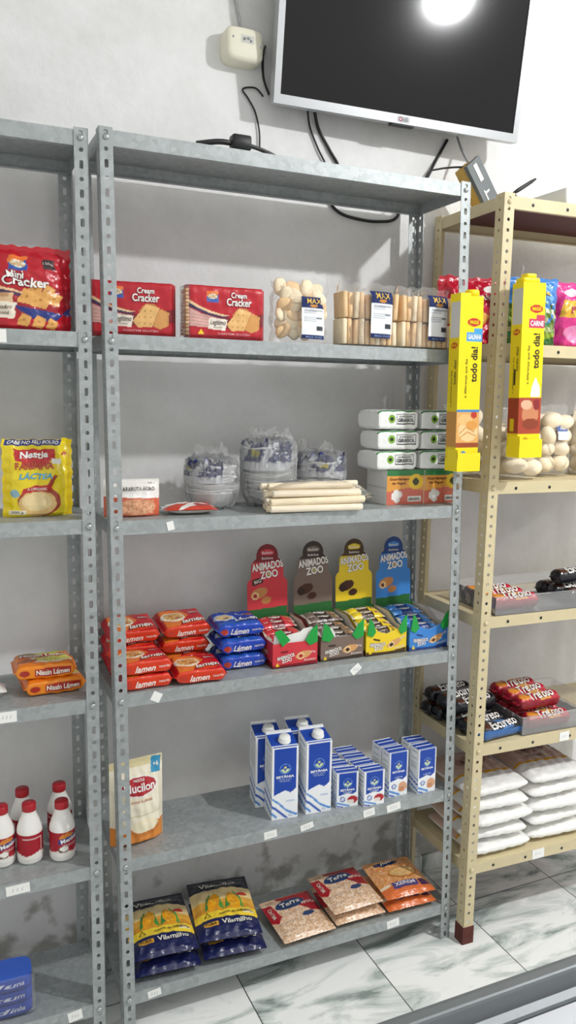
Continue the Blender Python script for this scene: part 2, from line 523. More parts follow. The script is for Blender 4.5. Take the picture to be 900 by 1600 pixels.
def floor_mat():
    m, nt, b = nodes('marble_floor_tiles')
    L = nt.links.new
    tc = N(nt, 'TexCoord'); sx = N(nt, 'SeparateXYZ'); L(tc.outputs['Object'], sx.inputs[0])
    T = .357
    def cell(out, off):
        a = N(nt, 'Math', operation='SUBTRACT'); a.inputs[1].default_value = off; L(out, a.inputs[0])
        d = N(nt, 'Math', operation='DIVIDE'); d.inputs[1].default_value = T; L(a.outputs[0], d.inputs[0])
        f = N(nt, 'Math', operation='FLOOR'); L(d.outputs[0], f.inputs[0])
        g = N(nt, 'Math', operation='PINGPONG'); g.inputs[1].default_value = .5; L(d.outputs[0], g.inputs[0])
        return f.outputs[0], g.outputs[0]
    fx, gx = cell(sx.outputs[0], .316); fy, gy = cell(sx.outputs[1], .115)
    mn = N(nt, 'Math', operation='MINIMUM'); L(gx, mn.inputs[0]); L(gy, mn.inputs[1])
    lt = N(nt, 'Math', operation='LESS_THAN'); lt.inputs[1].default_value = .0042; L(mn.outputs[0], lt.inputs[0])
    # per-tile shift of the vein pattern
    cx = N(nt, 'CombineXYZ'); L(fx, cx.inputs[0]); L(fy, cx.inputs[1])
    wn = N(nt, 'TexWhiteNoise'); L(cx.outputs[0], wn.inputs[0])
    sc = N(nt, 'VectorMath', operation='SCALE'); sc.inputs['Scale'].default_value = 7; L(wn.outputs['Color'], sc.inputs[0])
    av = N(nt, 'VectorMath', operation='ADD'); L(tc.outputs['Object'], av.inputs[0]); L(sc.outputs[0], av.inputs[1])
    mp = N(nt, 'Mapping'); mp.inputs['Rotation'].default_value = (0, 0, .62); mp.inputs['Scale'].default_value = (3.4, 11, 1); L(av.outputs[0], mp.inputs[0])
    n1 = N(nt, 'TexNoise'); n1.inputs['Scale'].default_value = 1.0; n1.inputs['Detail'].default_value = 7; n1.inputs['Roughness'].default_value = .6; n1.inputs['Distortion'].default_value = .9
    L(mp.outputs[0], n1.inputs['Vector'])
    r1 = N(nt, 'ValToRGB')
    e = r1.color_ramp.elements
    e[0].position = .36; e[0].color = (.24, .29, .27, 1); e[1].position = .53; e[1].color = (.92, .93, .91, 1)
    x = e.new(.43); x.color = (.60, .65, .625, 1)
    L(n1.outputs[0], r1.inputs[0])
    mx = N(nt, 'MixRGB'); mx.inputs[2].default_value = (.07, .075, .075, 1)
    L(lt.outputs[0], mx.inputs[0]); L(r1.outputs[0], mx.inputs[1]); L(mx.outputs[0], b.inputs['Base Color'])
    b.inputs['Roughness'].default_value = .28
    return m
M['wall'] = wall_mat(); M['floor'] = floor_mat()
M['ceil'] = plain('white_ceiling_paint', 'e9e9e6', .9)
mb = MB(); mb.box(-2.6, WY, 0, 3.4, WY+.1, 3.13); struct(mb.build('wall_back', 'wall'))
mb = MB(); mb.box(-2.6, -3.2, -.06, 3.4, WY+.1, 0); struct(mb.build('floor', 'floor'))
mb = MB(); mb.box(-2.6, -1.95, 3.13, 3.4, WY+.1, 3.2); struct(mb.build('ceiling', 'ceil'))
mb = MB(); mb.box(-2.6, WY-.009, 0, 3.4, WY, .052); struct(mb.build('baseboard_back', 'floor'))

# ceiling lamp (the one mirrored in the television)
t = tag(empty('ceiling_lamp', (LAMP[0], LAMP[1], 3.13)), 'bright bare ceiling bulb mirrored at the top of the dark television', 'lamp')
mb = MB(); mb.lathe([(.055, 0), (.055, -.012), (.03, -.03), (.022, -.085), (.022, -.12)], n=20); mb.build('socket', 'white', t)
bm_ = bpy.data.materials.new('glowing_bulb'); bm_.use_nodes = True
nt = bm_.node_tree; nt.nodes.remove(nt.nodes['Principled BSDF'])
em = N(nt, 'Emission'); em.inputs[0].default_value = (.985, .99, 1, 1); em.inputs[1].default_value = BULB_E
nt.links.new(em.outputs[0], nt.nodes['Material Output'].inputs[0]); M['bulb'] = bm_
mb = MB(); mb.lathe([(.02, -.12), (.03, -.14), (.046, -.18), (.058, -.222), (.058, -.226), (.001, -.226)], n=28); mb.build('bulb_body', 'white', t)
mb = MB(); mb.lathe([(.0575, -.2275), (.0575, -.238), (.054, -.252), (.045, -.264), (.030, -.273), (.012, -.277), (.002, -.2775)], n=32)
mb.build('bulb', 'bulb', t)
ld = bpy.data.lights.new('far_bulb_light', 'POINT'); ld.energy = LAMP2_W; ld.shadow_soft_size = .08; ld.color = (.985, .99, 1)
lo = bpy.data.objects.new('far_bulb_light', ld); COL.objects.link(lo); lo.location = LAMP2

# ================================================================ shelf units
def make_P(x0, y0, yaw, xl, yl):
    c, s = math.cos(yaw), math.sin(yaw)
    return lambda x, y, z: (xl*z+x*c-y*s, yl*z+x*s+y*c, z)     # relative to the unit's foot (x0,y0,0)

def holed_plate(mb, P, at, wid, H, pitch, slots, th=.0016, ox=0, mat=0, z0=0):
    """perforated strip; at(a,n,z) -> unit coords, a across 0..wid, n outward thickness"""
    k = int((H-z0)/pitch); pz = (H-z0)/k
    for i in range(k):
        za, zb = z0+i*pz, z0+(i+1)*pz; zc = (za+zb)/2; ac = wid/2+ox
        slot = slots and i % 2 == 0
        rw, rh = (.0042, .0085) if slot else (.0046, .0046)
        hole = []
        for q in range(8):
            a = math.radians(-135+45*q)
            ca, sa = math.cos(a), math.sin(a)
            if slot: e = 1.25 if q % 2 == 0 else 1.0
            else: e = 1.0
            hole.append((ac+rw*ca*e, zc+rh*sa*e))
        outer = [(0, za), (ac, za), (wid, za), (wid, zc), (wid, zb), (ac, zb), (0, zb), (0, zc)]
        v = [P(*at(a, 0, z)) for a, z in outer] + [P(*at(a, 0, z)) for a, z in hole] + \
            [P(*at(a, th, z)) for a, z in outer] + [P(*at(a, th, z)) for a, z in hole]
        f = []
        for q in range(8):
            n = (q+1) % 8
            f.append((q, n, 8+n, 8+q)); f.append((16+q, 24+q, 24+n, 16+n)); f.append((8+q, 8+n, 24+n, 24+q))
        f += [(2, 3, 19, 18), (3, 4, 20, 19), (6, 7, 23, 22), (7, 0, 16, 23)]
        mb.add(v, f, (1, 1, 1), mat)

def shelf_unit(name, label, base, P, W, D, zs, H, fw, sw, mats, slots, pitch, h=.031, posts='lrLR', foot=None, cat='shelf unit', tags={}, under=None, bolts=('l', 'r')):
    root = tag(empty(name, base), label, cat)
    for z_i, z in enumerate(zs):
        mb = MB(); e = .002
        g = lambda *a: mb.box(*a, fn=P)
        g(e, e, z-.0016, W-e, D-e, z)
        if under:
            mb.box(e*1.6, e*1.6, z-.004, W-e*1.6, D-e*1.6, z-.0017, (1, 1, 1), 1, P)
        g(e, e, z-h, W-e, e+.0014, z-.0016); g(e, D-e-.0014, z-h, W-e, D-e, z-.0016)
        g(e, e+.0015, z-h, e+.0014, D-e-.0015, z-.0016); g(W-e-.0014, e+.0015, z-h, W-e, D-e-.0015, z-.0016)
        g(e, e+.0015, z-h, W-e, e+.012, z-h+.0013); g(e, D-e-.012, z-h, W-e, D-e-.0015, z-h+.0013)
        if under:      # punched holes along the front rail
            for x in (.09, .20, .33, .52, .64):
                for dx in (0,):
                    q = MB()
                    pts = [P(x+dx+.0045*math.cos(a), e-.0006, z-h*.55+.0045*math.sin(a)) for a in np.linspace(0, 2*math.pi, 11)[:-1]]
                    mb.add(pts, [tuple(range(10))], (1, 1, 1), 2)
        so = mb.build('shelf', mats, root)
        for (x, wd, hh, rot) in tags.get(z_i, []):
            tb = MB(); a = math.radians(rot)
            zc = z-h*.5
            pt = [(x+px*math.cos(a)-pz*math.sin(a), zc+px*math.sin(a)+pz*math.cos(a)) for px, pz in ((-wd/2, -hh/2), (wd/2, -hh/2), (wd/2, hh/2), (-wd/2, hh/2))]
            tb.add([P(px, e-.0005, pz) for px, pz in pt]+[P(px, e-.0013, pz) for px, pz in pt], [(0, 1, 2, 3), (4, 5, 6, 7), (0, 4, 5, 1), (1, 5, 6, 2), (2, 6, 7, 3), (3, 7, 4, 0)])
            # illegible pen strokes
            if wd > .025:
                for k in range(3):
                    sx = x-wd*.25+k*wd*.2
                    tb.add([P(sx, e-.0016, zc-.004), P(sx+.0012, e-.0016, zc-.004), P(sx+.003, e-.0016, zc+.004), P(sx+.0018, e-.0016, zc+.004)], [(0, 1, 2, 3)], (0, 0, 0), 1)
            tb.build('price_tag', ['tag', 'silver'], so)
    for p in posts:
        mb = MB()
        xs = 0 if p in 'lL' else W; sg = 1 if p in 'lL' else -1
        ys = 0 if p in 'lr' else D; sy = 1 if p in 'lr' else -1
        holed_plate(mb, P, lambda a, n, z: (xs+sg*a, ys+sy*n, z), fw, H, pitch, slots)
        holed_plate(mb, P, lambda a, n, z: (xs+sg*n, ys+sy*a, z), sw, H, pitch, slots)
        po = mb.build('post', mats[0], root)
        if foot and p in 'lr':
            fb = MB(); fb.box(xs-.002*sg, ys-.002, 0, xs+sg*(fw+.002), ys+.0035, foot, fn=P); fb.box(xs-.002*sg, ys, 0, xs+sg*.0035, ys+sw+.002, foot, fn=P)
            fb.build('rusty_foot', 'rust', po)
        if p in bolts:
            for z in zs:
                bb = MB()
                c = P(xs+sg*fw*.52, -.0006, z-h*.5)
                v = []; prof = [(.0062, 0), (.0060, -.002), (.0042, -.0038), (.0005, -.0044)]
                n = 12
                for r, dy in prof:
                    for k in range(n):
                        a = 2*math.pi*k/n; v.append((c[0]+r*math.cos(a), c[1]+dy, c[2]+r*math.sin(a)))
                bb.add(v, [(j*n+i, j*n+(i+1) % n, (j+1)*n+(i+1) % n, (j+1)*n+i) for j in range(3) for i in range(n)]+[tuple(range(3*n, 4*n))], smooth=True)
                bb.build('bolt', 'bolt' if mats[0] == 'galv' else mats[0], po)
    return root

ZM = [2.0314, 1.6237, 1.2259, .8358, .4416, .1065]
ZL = [2.0266, 1.6255, 1.2305, .8297, .4348, .0943]
ZB = [2.0057, 1.6445, 1.2886, .9293, .5737, .233]
Pm = make_P(0, 0, 0, -.0106, .0115)
shelf_unit('steel_shelf_unit', 'grey galvanised steel shelf unit in the middle, with six shelves of groceries', (0, 0, 0), Pm, .92, .238, ZM, 2.036, .0285, .03,
           ['galv'], True, .0285, tags={2: [(.135, .016, .020, 12)], 3: [(.095, .022, .022, -28), (.61, .03, .018, 38)],
           4: [(.375, .034, .019, 4), (.475, .036, .016, 10), (.655, .034, .02, 6), (.73, .042, .02, 8)], 5: [(.735, .038, .022, 5), (.075, .032, .018, 8)]})
Pl0 = make_P(0, 0, -.0127, -.0011, .0109)
Pl = lambda x, y, z: Pl0(x-.92, y, z)
shelf_unit('steel_shelf_unit', 'grey galvanised steel shelf unit at the left edge, holding the white bottles', (-.038, .0153, 0), Pl, .92, .238, ZL, 2.031, .0285, .03,
           ['galv'], True, .0285, tags={1: [(.72, .06, .026, 1)], 3: [(.725, .04, .024, 0)], 4: [(.735, .05, .022, 2)], 5: [(.85, .032, .024, 8)]})
Pb = make_P(0, 0, -.0331, .0163, .0101)
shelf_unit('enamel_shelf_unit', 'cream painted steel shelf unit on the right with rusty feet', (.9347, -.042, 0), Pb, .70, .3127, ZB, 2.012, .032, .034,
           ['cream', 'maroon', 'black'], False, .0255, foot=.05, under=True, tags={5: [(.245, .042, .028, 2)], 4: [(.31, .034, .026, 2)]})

# ================================================================ counter in front
t = tag(empty('shop_counter', (.6, -1.3, 0)), 'grey metal rimmed white shop counter along the lower right edge', 'counter')
mb = MB(); mb.box(-.78, -.16, 0, .62, .265, .766); mb.build('counter_body', 'counter', t)
mb = MB()
prof = [(.300, .70), (.300, .795), (.297, .799), (.292, .8), (.282, .8), (.2795, .799), (.278, .796), (.278, .773), (.270, .768), (.266, .768), (.266, .70)]
v = [(x, y, z) for x in (-.80, .64) for y, z in prof]; n = len(prof)
mb.add(v, [(i, (i+1) % n, n+(i+1) % n, n+i) for i in range(n)]+[tuple(range(n-1, -1, -1)), tuple(range(n, 2*n))])
mb.build('metal_rim', 'rim', t)

# ================================================================ television and wall fittings
TVW, TVH = .735, .436
t = tag(empty('television', (.452, .262, 2.223), -.033), 'black flat television in a silver frame tilted forward on the white wall', 'television')
t.rotation_euler = (.139, 0, -.033)
mb = MB()
b = .017
for a in ((0, -.028, 0, TVW, 0, .022), (0, -.028, TVH-.017, TVW, 0, TVH), (0, -.028, .022, b, 0, TVH-.017), (TVW-b, -.028, .022, TVW, 0, TVH-.017)): mb.box(*a)
mb.build('frame', 'silver', t)
mb = MB(); mb.box(b, -.0245, .022, TVW-b, -.002, TVH-.017); mb.build('screen', 'screen', t)
mb = MB(); mb.box(.006, .0, .006, TVW-.006, .012, TVH-.006); mb.box(.12, .012, .05, TVW-.12, .036, TVH-.1); mb.build('back_cover', 'tvback', t)
mb = MB(); mb.rbox(TVW/2-.035, -.0275, -.006, TVW/2+.035, -.006, 0, .004); mb.build('sensor_bar', 'tvback', t)
mb = MB()
S = flat((TVW/2-.018, -.0284, .004), (.036, 0, 0), (0, 0, .014))
a = Art(3.6, 1.4, 'b4b6b8'); a.E(.9, .7, .55, .55, '8d1f3c'); a.E(.9, .7, .3, .3, 'd8c0c8'); a.T('LG', 2.3, .7, 1.3, .8, '55585c', bold=.03)
paint(mb, a, S, .0008, eps=.0003); mb.build('logo', 'card', t)
mb = MB(); mb.box(.29, .036, .16, .45, .0465, .30); mb.build('wall_bracket', 'tvback', t)

t = tag(empty('junction_box', (.386, WY, 2.352), 0), 'cream plastic junction box on the wall left of the television', 'junction box')
mb = MB()
pr = [(.050, .040, 0), (.050, .040, -.040), (.046, .036, -.048), (.036, .028, -.050)]
v = []
for rx, rz, y in pr:
    for k in range(24):
        a_ = 2*math.pi*k/24; q = lambda c: math.copysign(abs(c)**.45, c)
        v.append((rx*q(math.cos(a_)), y, rz*q(math.sin(a_))))
mb.add(v, [(j*24+i, j*24+(i+1) % 24, (j+1)*24+(i+1) % 24, (j+1)*24+i) for j in range(3) for i in range(24)]+[tuple(range(72, 96))], smooth=True)
mb.build('cover', 'ivory', t)
a = Art(3.4, 1.8, 'c6c6be'); a.E(.9, .9, .35, .4, '6b6d70'); a.E(1.9, 1.1, .5, .35, '7d8083'); a.E(2.6, .6, .3, .3, '5b5d60')
mb = MB(); paint(mb, a, flat((-.012, -.0505, .002), (.034, 0, 0), (0, 0, .018)), .0012); mb.build('socket_plate', 'card', t)
for x, z in ((-.032, .012), (.04, .0)):
    mb = MB(); mb.ball((x, -.0485, z), .0035, n=8, m=6); mb.build('screw', 'silver', t)

def spline(pts, k=8):
    P_ = [Vector(p) for p in pts]; o = []
    for i in range(len(P_)-1):
        p0 = P_[max(i-1, 0)]; p1 = P_[i]; p2 = P_[i+1]; p3 = P_[min(i+2, len(P_)-1)]
        for j in range(k):
            s = j/k
            o.append(.5*((2*p1)+(-p0+p2)*s+(2*p0-5*p1+4*p2-p3)*s*s+(-p0+3*p1-3*p2+p3)*s**3))
    return o+[P_[-1]]
def cable(label, pts, r=.003, mat='black', name='cable'):
    mb = MB(); mb.tube(spline(pts), r, 8); return tag(mb.build(name, mat), label, 'cable')
cw = WY-.006
cable('thin black cable curling out left of the television below the junction box', [(.452, cw, 2.255), (.43, cw, 2.272), (.396, cw, 2.264), (.41, cw, 2.245), (.43, cw, 2.215), (.442, cw, 2.17), (.443, cw, 2.13)], .0022)
cable('black cable looping between the junction box and the television edge', [(.44, WY-.03, 2.345), (.456, cw, 2.375), (.45, cw, 2.35), (.452, cw, 2.30), (.468, cw, 2.262)], .003)
cable('grey cable running up the wall from the junction box', [(.395, cw, 2.393), (.38, cw, 2.45), (.365, cw, 2.52)], .003, 'silver')
cable('thin black cable hanging straight down below the television', [(.57, WY-.02, 2.24), (.585, cw, 2.20), (.61, cw, 2.15), (.634, cw, 2.11), (.64, cw, 2.06)], .0026)
cable('thick black cable hanging beside the thin one below the television', [(.59, WY-.02, 2.24), (.61, cw, 2.20), (.645, cw, 2.15), (.672, cw, 2.11), (.665, cw, 2.05), (.65, cw, 2.02), (.68, cw, 1.995), (.735, cw, 1.985), (.80, cw, 1.985), (.855, cw, 2.0), (.885, cw, 2.06), (.93, cw-.02, 2.10), (.975, cw, 2.16), (1.016, cw, 2.23)], .0042)
cable('thin black lead arching over the end of the grey shelf unit', [(.87, .20, 2.05), (.90, .22, 2.105), (.945, .235, 2.125), (.985, .225, 2.132), (1.0, .20, 2.128)], .0026)
cable('grey plug lead dropping from the television to the yellow-sided box', [(1.045, WY-.012, 2.24), (1.05, .28, 2.20), (1.045, .235, 2.15), (1.05, .19, 2.105)], .004, 'silver')
# power lead lying on the top shelf
t = tag(empty('power_lead', (.30, .09, 2.0315)), 'black power lead with an adapter lying on top of the grey shelf unit', 'cable')
mb = MB(); mb.tube(spline([(-.10, -.02, .012), (-.05, -.025, .022), (-.01, -.02, .024)]), .006, 8); mb.tube(spline([(.02, -.02, .026), (.07, -.01, .02), (.12, 0, .009), (.20, .02, .006)]), .0045, 8); mb.build('lead', 'black', t)
mb = MB(); mb.rbox(-.02, -.035, .012, .025, -.005, .042, .006); mb.build('plug', 'black', t)
mb = MB(); mb.rbox(-.05, -.012, 0.0005, .06, .03, .012, .006); mb.build('paper_scrap', 'white', t)

# receiver box leaning on the cream shelf, white router with its aerial
t = tag(empty('signal_box', (1.058, .185, 2.066)), 'grey and ochre electronic box propped on top of the cream shelf unit', 'box')
t.rotation_euler = (math.radians(-12), math.radians(52), math.radians(4))
mb = MB(); mb.rbox(-.085, -.0, -.026, .050, .036, .026, .004); mb.build('case', 'ochre', t)
mb = MB(); mb.box(-.088, -.012, -.030, .050, -.0005, .036); mb.build('lid', 'rim', t)
mb = MB(); mb.box(-.078, -.0135, -.006, -.030, -.0122, .010)
mb.box(-.006, -.0135, -.012, .022, -.0122, -.007); mb.box(.0, -.0135, -.007, .005, -.0122, .012); mb.build('white_mark', 'white', t)
t = tag(empty('router', (1.305, .075, 2.0065), 0), 'white router box with a black aerial on top of the cream shelf unit', 'router')
mb = MB(); mb.rbox(-.115, -.07, 0, .12, .07, .050, .008); mb.build('case', 'white', t)
mb = MB(); mb.tube([(-.217, .02, .040), (-.20, .02, .051), (-.16, .02, .076), (-.144, .02, .086)], [.0035, .0055, .005, .003], 10)
mb.tube([(-.216, .02, .040), (-.19, .02, .022), (-.108, .02, .020)], .0035, 8); mb.build('aerial', 'black', t)

# ================================================================ groceries: crackers and bread on the second shelf
Z2 = ZM[1]+.0005
def cracker_art(name1, name2, sign, mini=False):
    a = Art(19.5, 16.5, 'b81325')            # v 2.5..14 is the front face
    b0 = 2.5
    a.P([(0, b0+5.2), (4, b0+5.6), (9, b0+4.6), (14, b0+5.0), (19.5, b0+6.2), (19.5, b0+3.2), (13, b0+1.7), (8, b0+2.2), (0, b0+2.3)], '7c1020')
    a.B([(0, b0+8.0), (2, b0+6.9), (5, b0+5.8), (8, b0+5.2), (10, b0+5.1)], [.8, .7, .6, .4, .1], 'e9c79a')
    a.B([(0, b0+7.2), (2, b0+6.3), (5, b0+5.3), (8, b0+4.8), (10, b0+4.8)], [.8, .7, .5, .35, .1], '3a2a55')
    a.P([(0, b0+6.6), (3, b0+5.3), (8, b0+4.3), (8.2, b0+1.9), (4, b0+2.2), (0, b0+2.4)], 'd9a9a0')
    for k in range(4): a.B([(0, b0+2.9+k*.8), (8, b0+2.4+k*.55)], .16, 'b98a80')
    a.E(13.2, b0+4.9, 2.3, 2.2, 'c98a4a').P([(9.2, b0+3.0), (12.3, b0+6.9), (15.4, b0+6.2), (13.6, b0+1.8), (10.4, b0+1.6)], 'e9b873')
    a.P([(13.8, b0+2.0), (15.6, b0+6.0), (17.6, b0+5.2), (17.4, b0+2.2), (15.5, b0+1.3)], 'd69a55')
    for k in range(9): a.E(10.7+(k % 3)*1.3, b0+2.6+(k//3)*1.4, .16, .16, 'b87f3e')
    a.P([(4.6, b0+1.9), (8.9, b0+1.6), (9.4, b0+4.2), (4.9, b0+4.5)], 'efe6d8')
    a.T(sign, 7.0, b0+3.3, 3.8, 1.5, '4a3530', shear=.3); a.T('CROCANTE', 7.0, b0+2.3, 2.2, .35, '8a6a60')
    a.R(4.3, b0+8.0, 7.2, b0+10.6, '2f56a6').P([(4.3, b0+9.3), (7.2, b0+9.9), (7.2, b0+10.6), (4.3, b0+10.6)], 'e8742c').E(5.7, b0+9.4, 1.2, .6, 'f3f0e6')
    a.T('G3C', 5.75, b0+9.4, 2.4, .9, 'd8a33a', bold=.03)
    a.T(name1, 12.2, b0+9.9, 3.9, 1.25, 'f6f2ee', bold=.035, out='7a0d18'); a.T(name2, 12.2, b0+8.3, 6.2, 1.75, 'f6f2ee', bold=.035, out='7a0d18')
    a.R(0, b0, 19.5, b0+.5, '8f0e1c').P([(2.2, b0+.7), (3.6, b0+.7), (2.9, b0+1.8)], 'f2cf2c')
    a.T('CONTEM GLUTEN', 11, b0+.9, 8, .4, 'e9b9bd')
    return a
def side_clear(mb_root, S):      # the transparent end of the wrapper shows the stacked biscuits
    pass
ca = cracker_art('Cream', 'Cracker', 'Legítimo')
def cracker_pack(label):
    t = tag(empty('cracker_pack'), label, 'biscuits', 'red cracker packs')
    brick(ca, .185, .117, .05, back='b81325', pu=[(0, .82), (.02, .95), (.06, 1), (.93, 1), (.97, .5), (.985, .08), (1, .06)], n=7, vs=.03, seed=3, wr=.0008, build='wrapper').parent = t
    e = MB()
    for k in range(13):          # biscuit edges seen through the clear end
        z = .008+k*.0078
        e.box(-.0985, -.021, z, -.088, .021, z+.006, lin('e3b98a' if k % 2 else 'd5a473'))
    e.build('biscuit_stack', 'matt', t)
    f = MB(); f.rbox(-.1005, -.0235, .002, -.0885, .0235, .115, .004); f.build('clear_end', 'film', t)
    return t
t = cracker_pack('red cracker pack standing behind the left front post, first on its shelf')
put(t, .062, .090, Z2, -6)
put(t, .266, .062, Z2, -1, 'red cracker pack standing between the other cracker pack and the clear bread bags')

def label_art(w=7, h=11.5):
    a = Art(w, h, 'eef0f2'); a.R(0, h-3.0, w, h, '1d2c5e').R(0, 0, w, 1.0, '1d2c5e')
    a.T('MAX', w/2, h-1.2, w*.6, 1.4, 'd9b45a', bold=.02); a.E(w/2, h-2.4, 1.1, .4, 'c98a3a')
    for k in range(7): a.R(.7, h-4.0-k*.55, w*.62, h-3.8-k*.55, 'b3b8c0')
    a.R(w*.62, 2.4, w-.6, 3.6, '3a3d45').R(w*.62, h-6.0, w-.8, h-5.5, '7b8088')
    a.T('TORRADAS', w/2, h-3.7, w*.8, .5, '6a6f7a'); a.T('MAX PAES', w*.5, .5, w*.7, .45, '8fa3d0')
    return a
la = label_art()
def film_bag(name, label, cat, group, w, h, t, fill, lab=None, luv=None, loc=(0, 0, 0), rz=0, seed=4, mat='film', pv=None, labname='label', edge=.003, wr=.003):
    root = tag(empty(name, loc, math.radians(rz)), label, cat, group)
    fill(root)
    mb = MB()
    a = Art(w*100, h*100)
    pillow(a, w, h, t, pv=pv or PV_STAND, seed=seed, wr=wr, res=.006, mb=mb, edge=edge)
    mb.build('clear_film', mat, root)
    if lab is not None:
        u0, u1, v0, v1 = luv; l = MB(); SF = mb.SF
        def S(u, v): 
            uu = u0+(u1-u0)*np.asarray(u, float); vv = v0+(v1-v0)*np.asarray(v, float)
            k = ip(PU, uu)*ip(pv or PV_STAND, vv)
            return np.stack([(uu-.5)*w, -(t/2*k+.0045), vv*h], -1)
        paint(l, lab, S, .0024, eps=.0018); l.build(labname, 'paper', root)
    return root
def toasts(root):               # upright slices seen edge on, two tiers
    rnd = random.Random(5)
    for tier in range(2):
        for k in range(10):
            x = -.068+k*.0150
            m = MB(); a = rnd.uniform(-.05, .05); c, s_ = math.cos(a), math.sin(a)
            z0 = .004+tier*.062; x0, h_ = x, .058+rnd.uniform(-.003, .004); y = rnd.uniform(-.003, .003)
            m.rbox(-.0062, -.029+y, 0, .0062, .027+y, h_, .0045)
            m.v[-1] = np.c_[m.v[-1][:, 0]*c-m.v[-1][:, 2]*s_+x0, m.v[-1][:, 1], m.v[-1][:, 0]*s_+m.v[-1][:, 2]*c+z0]
            m.build('toast_slice', 'toast' if (k+tier) % 3 else 'toast2', root)
def chips(root):                # thick curved slices tumbled in the bag
    rnd = random.Random(9)
    for k in range(24):
        row, colm = divmod(k, 4)
        z = .027+row*.0200; x = -.047+colm*.030+rnd.uniform(-.006, .006)
        wd = max(.0, 1-abs(x)/.07)
        y = rnd.uniform(-.016, .006)-.008
        R = Matrix.Rotation(rnd.uniform(-.7, .7), 3, 'Y') @ Matrix.Rotation(math.radians(90)+rnd.uniform(-.6, .6), 3, 'X') @ Matrix.Rotation(rnd.uniform(0, 3), 3, 'Z')
        m = MB(); m.ball((x, y, z), (.021, .016, .0075), rot=R, n=12, m=8, sq=.8); m.build('toast_piece', 'toast2' if k % 3 else 'toast', root)
film_bag('toast_bag', 'clear bag of tumbled round toasts, right of the red cracker packs', 'toast', 'clear bread bags', .148, .165, .078, chips, la, (.42, .86, .06, .64), (.448, .060, Z2), 2, seed=4,
         pv=[(0, .7), (.05, .95), (.2, 1), (.6, .9), (.78, .6), (.88, .2), (.94, .1), (1, .12)], edge=.006)
t2 = film_bag('toast_bag', 'clear bag of upright toast slices, middle of the three bread bags', 'toast', 'clear bread bags', .158, .152, .080, toasts, la, (.45, .87, .13, .86), (.631, .059, Z2), -2, seed=6,
         pv=[(0, .8), (.05, .95), (.2, 1), (.78, 1), (.86, .7), (.92, .25), (1, .1)], edge=.004)
put(t2, .628, .059, Z2, -1)
put(t2, .7895, .057, Z2, 1, 'clear bag of upright toast slices, nearest the hanging yellow box')

# ---------------------------------------------------------------- third shelf
Z3 = ZM[2]+.0005
a = Art(12.5, 8.4, 'f0ece6'); a.R(0, 0, 12.5, 4.6, 'd7694a').P([(0, 4.6), (12.5, 4.0), (12.5, 4.9), (0, 5.2)], 'f6f3ee').E(7, 2.2, 4.5, 1.8, 'e2a27c').G(3, .8, 11, 3.6, ['e8b48e', 'd99a70', 'c98560'], 3, .35, .7)
a.R(4, 5.6, 11.5, 6.9, 'e9e4de').T('ARARUTA AGRO', 7.6, 6.2, 7.2, .8, '55504c', bold=.02).T('500 g', 10.6, 7.4, 1.6, .5, '8b8780')
tag(pillow(a, .125, .084, .045, back='e6ded6', seed=11, build='flour_bag'), 'small white and orange flour bag standing behind the left post beside the flat bag', 'flour')
put(bpy.data.objects['flour_bag'], .052, .085, Z3, -3)
a = Art(12.5, 9, 'c2402c'); a.P([(0, 9), (0, 3.5), (5, 4.5), (8, 9)], 'f1efea').P([(3, 0), (12.5, 4), (12.5, 6), (7, 5.5)], 'e9e4de').E(9, 3, 2, 1.3, 'a32a1e').T('ARARUTA', 3.2, 6.8, 4, 1, '55504c', rot=8)
tag(pillow(a, .125, .085, .024, back='e6ded6', pv=PV_PILL, seed=12, lay=True, build='flat_flour_bag'), 'small red and white bag lying flat on the shelf before the wrapped bowls', 'flour')
put(bpy.data.objects['flat_flour_bag'], .188, .090, Z3, -8)

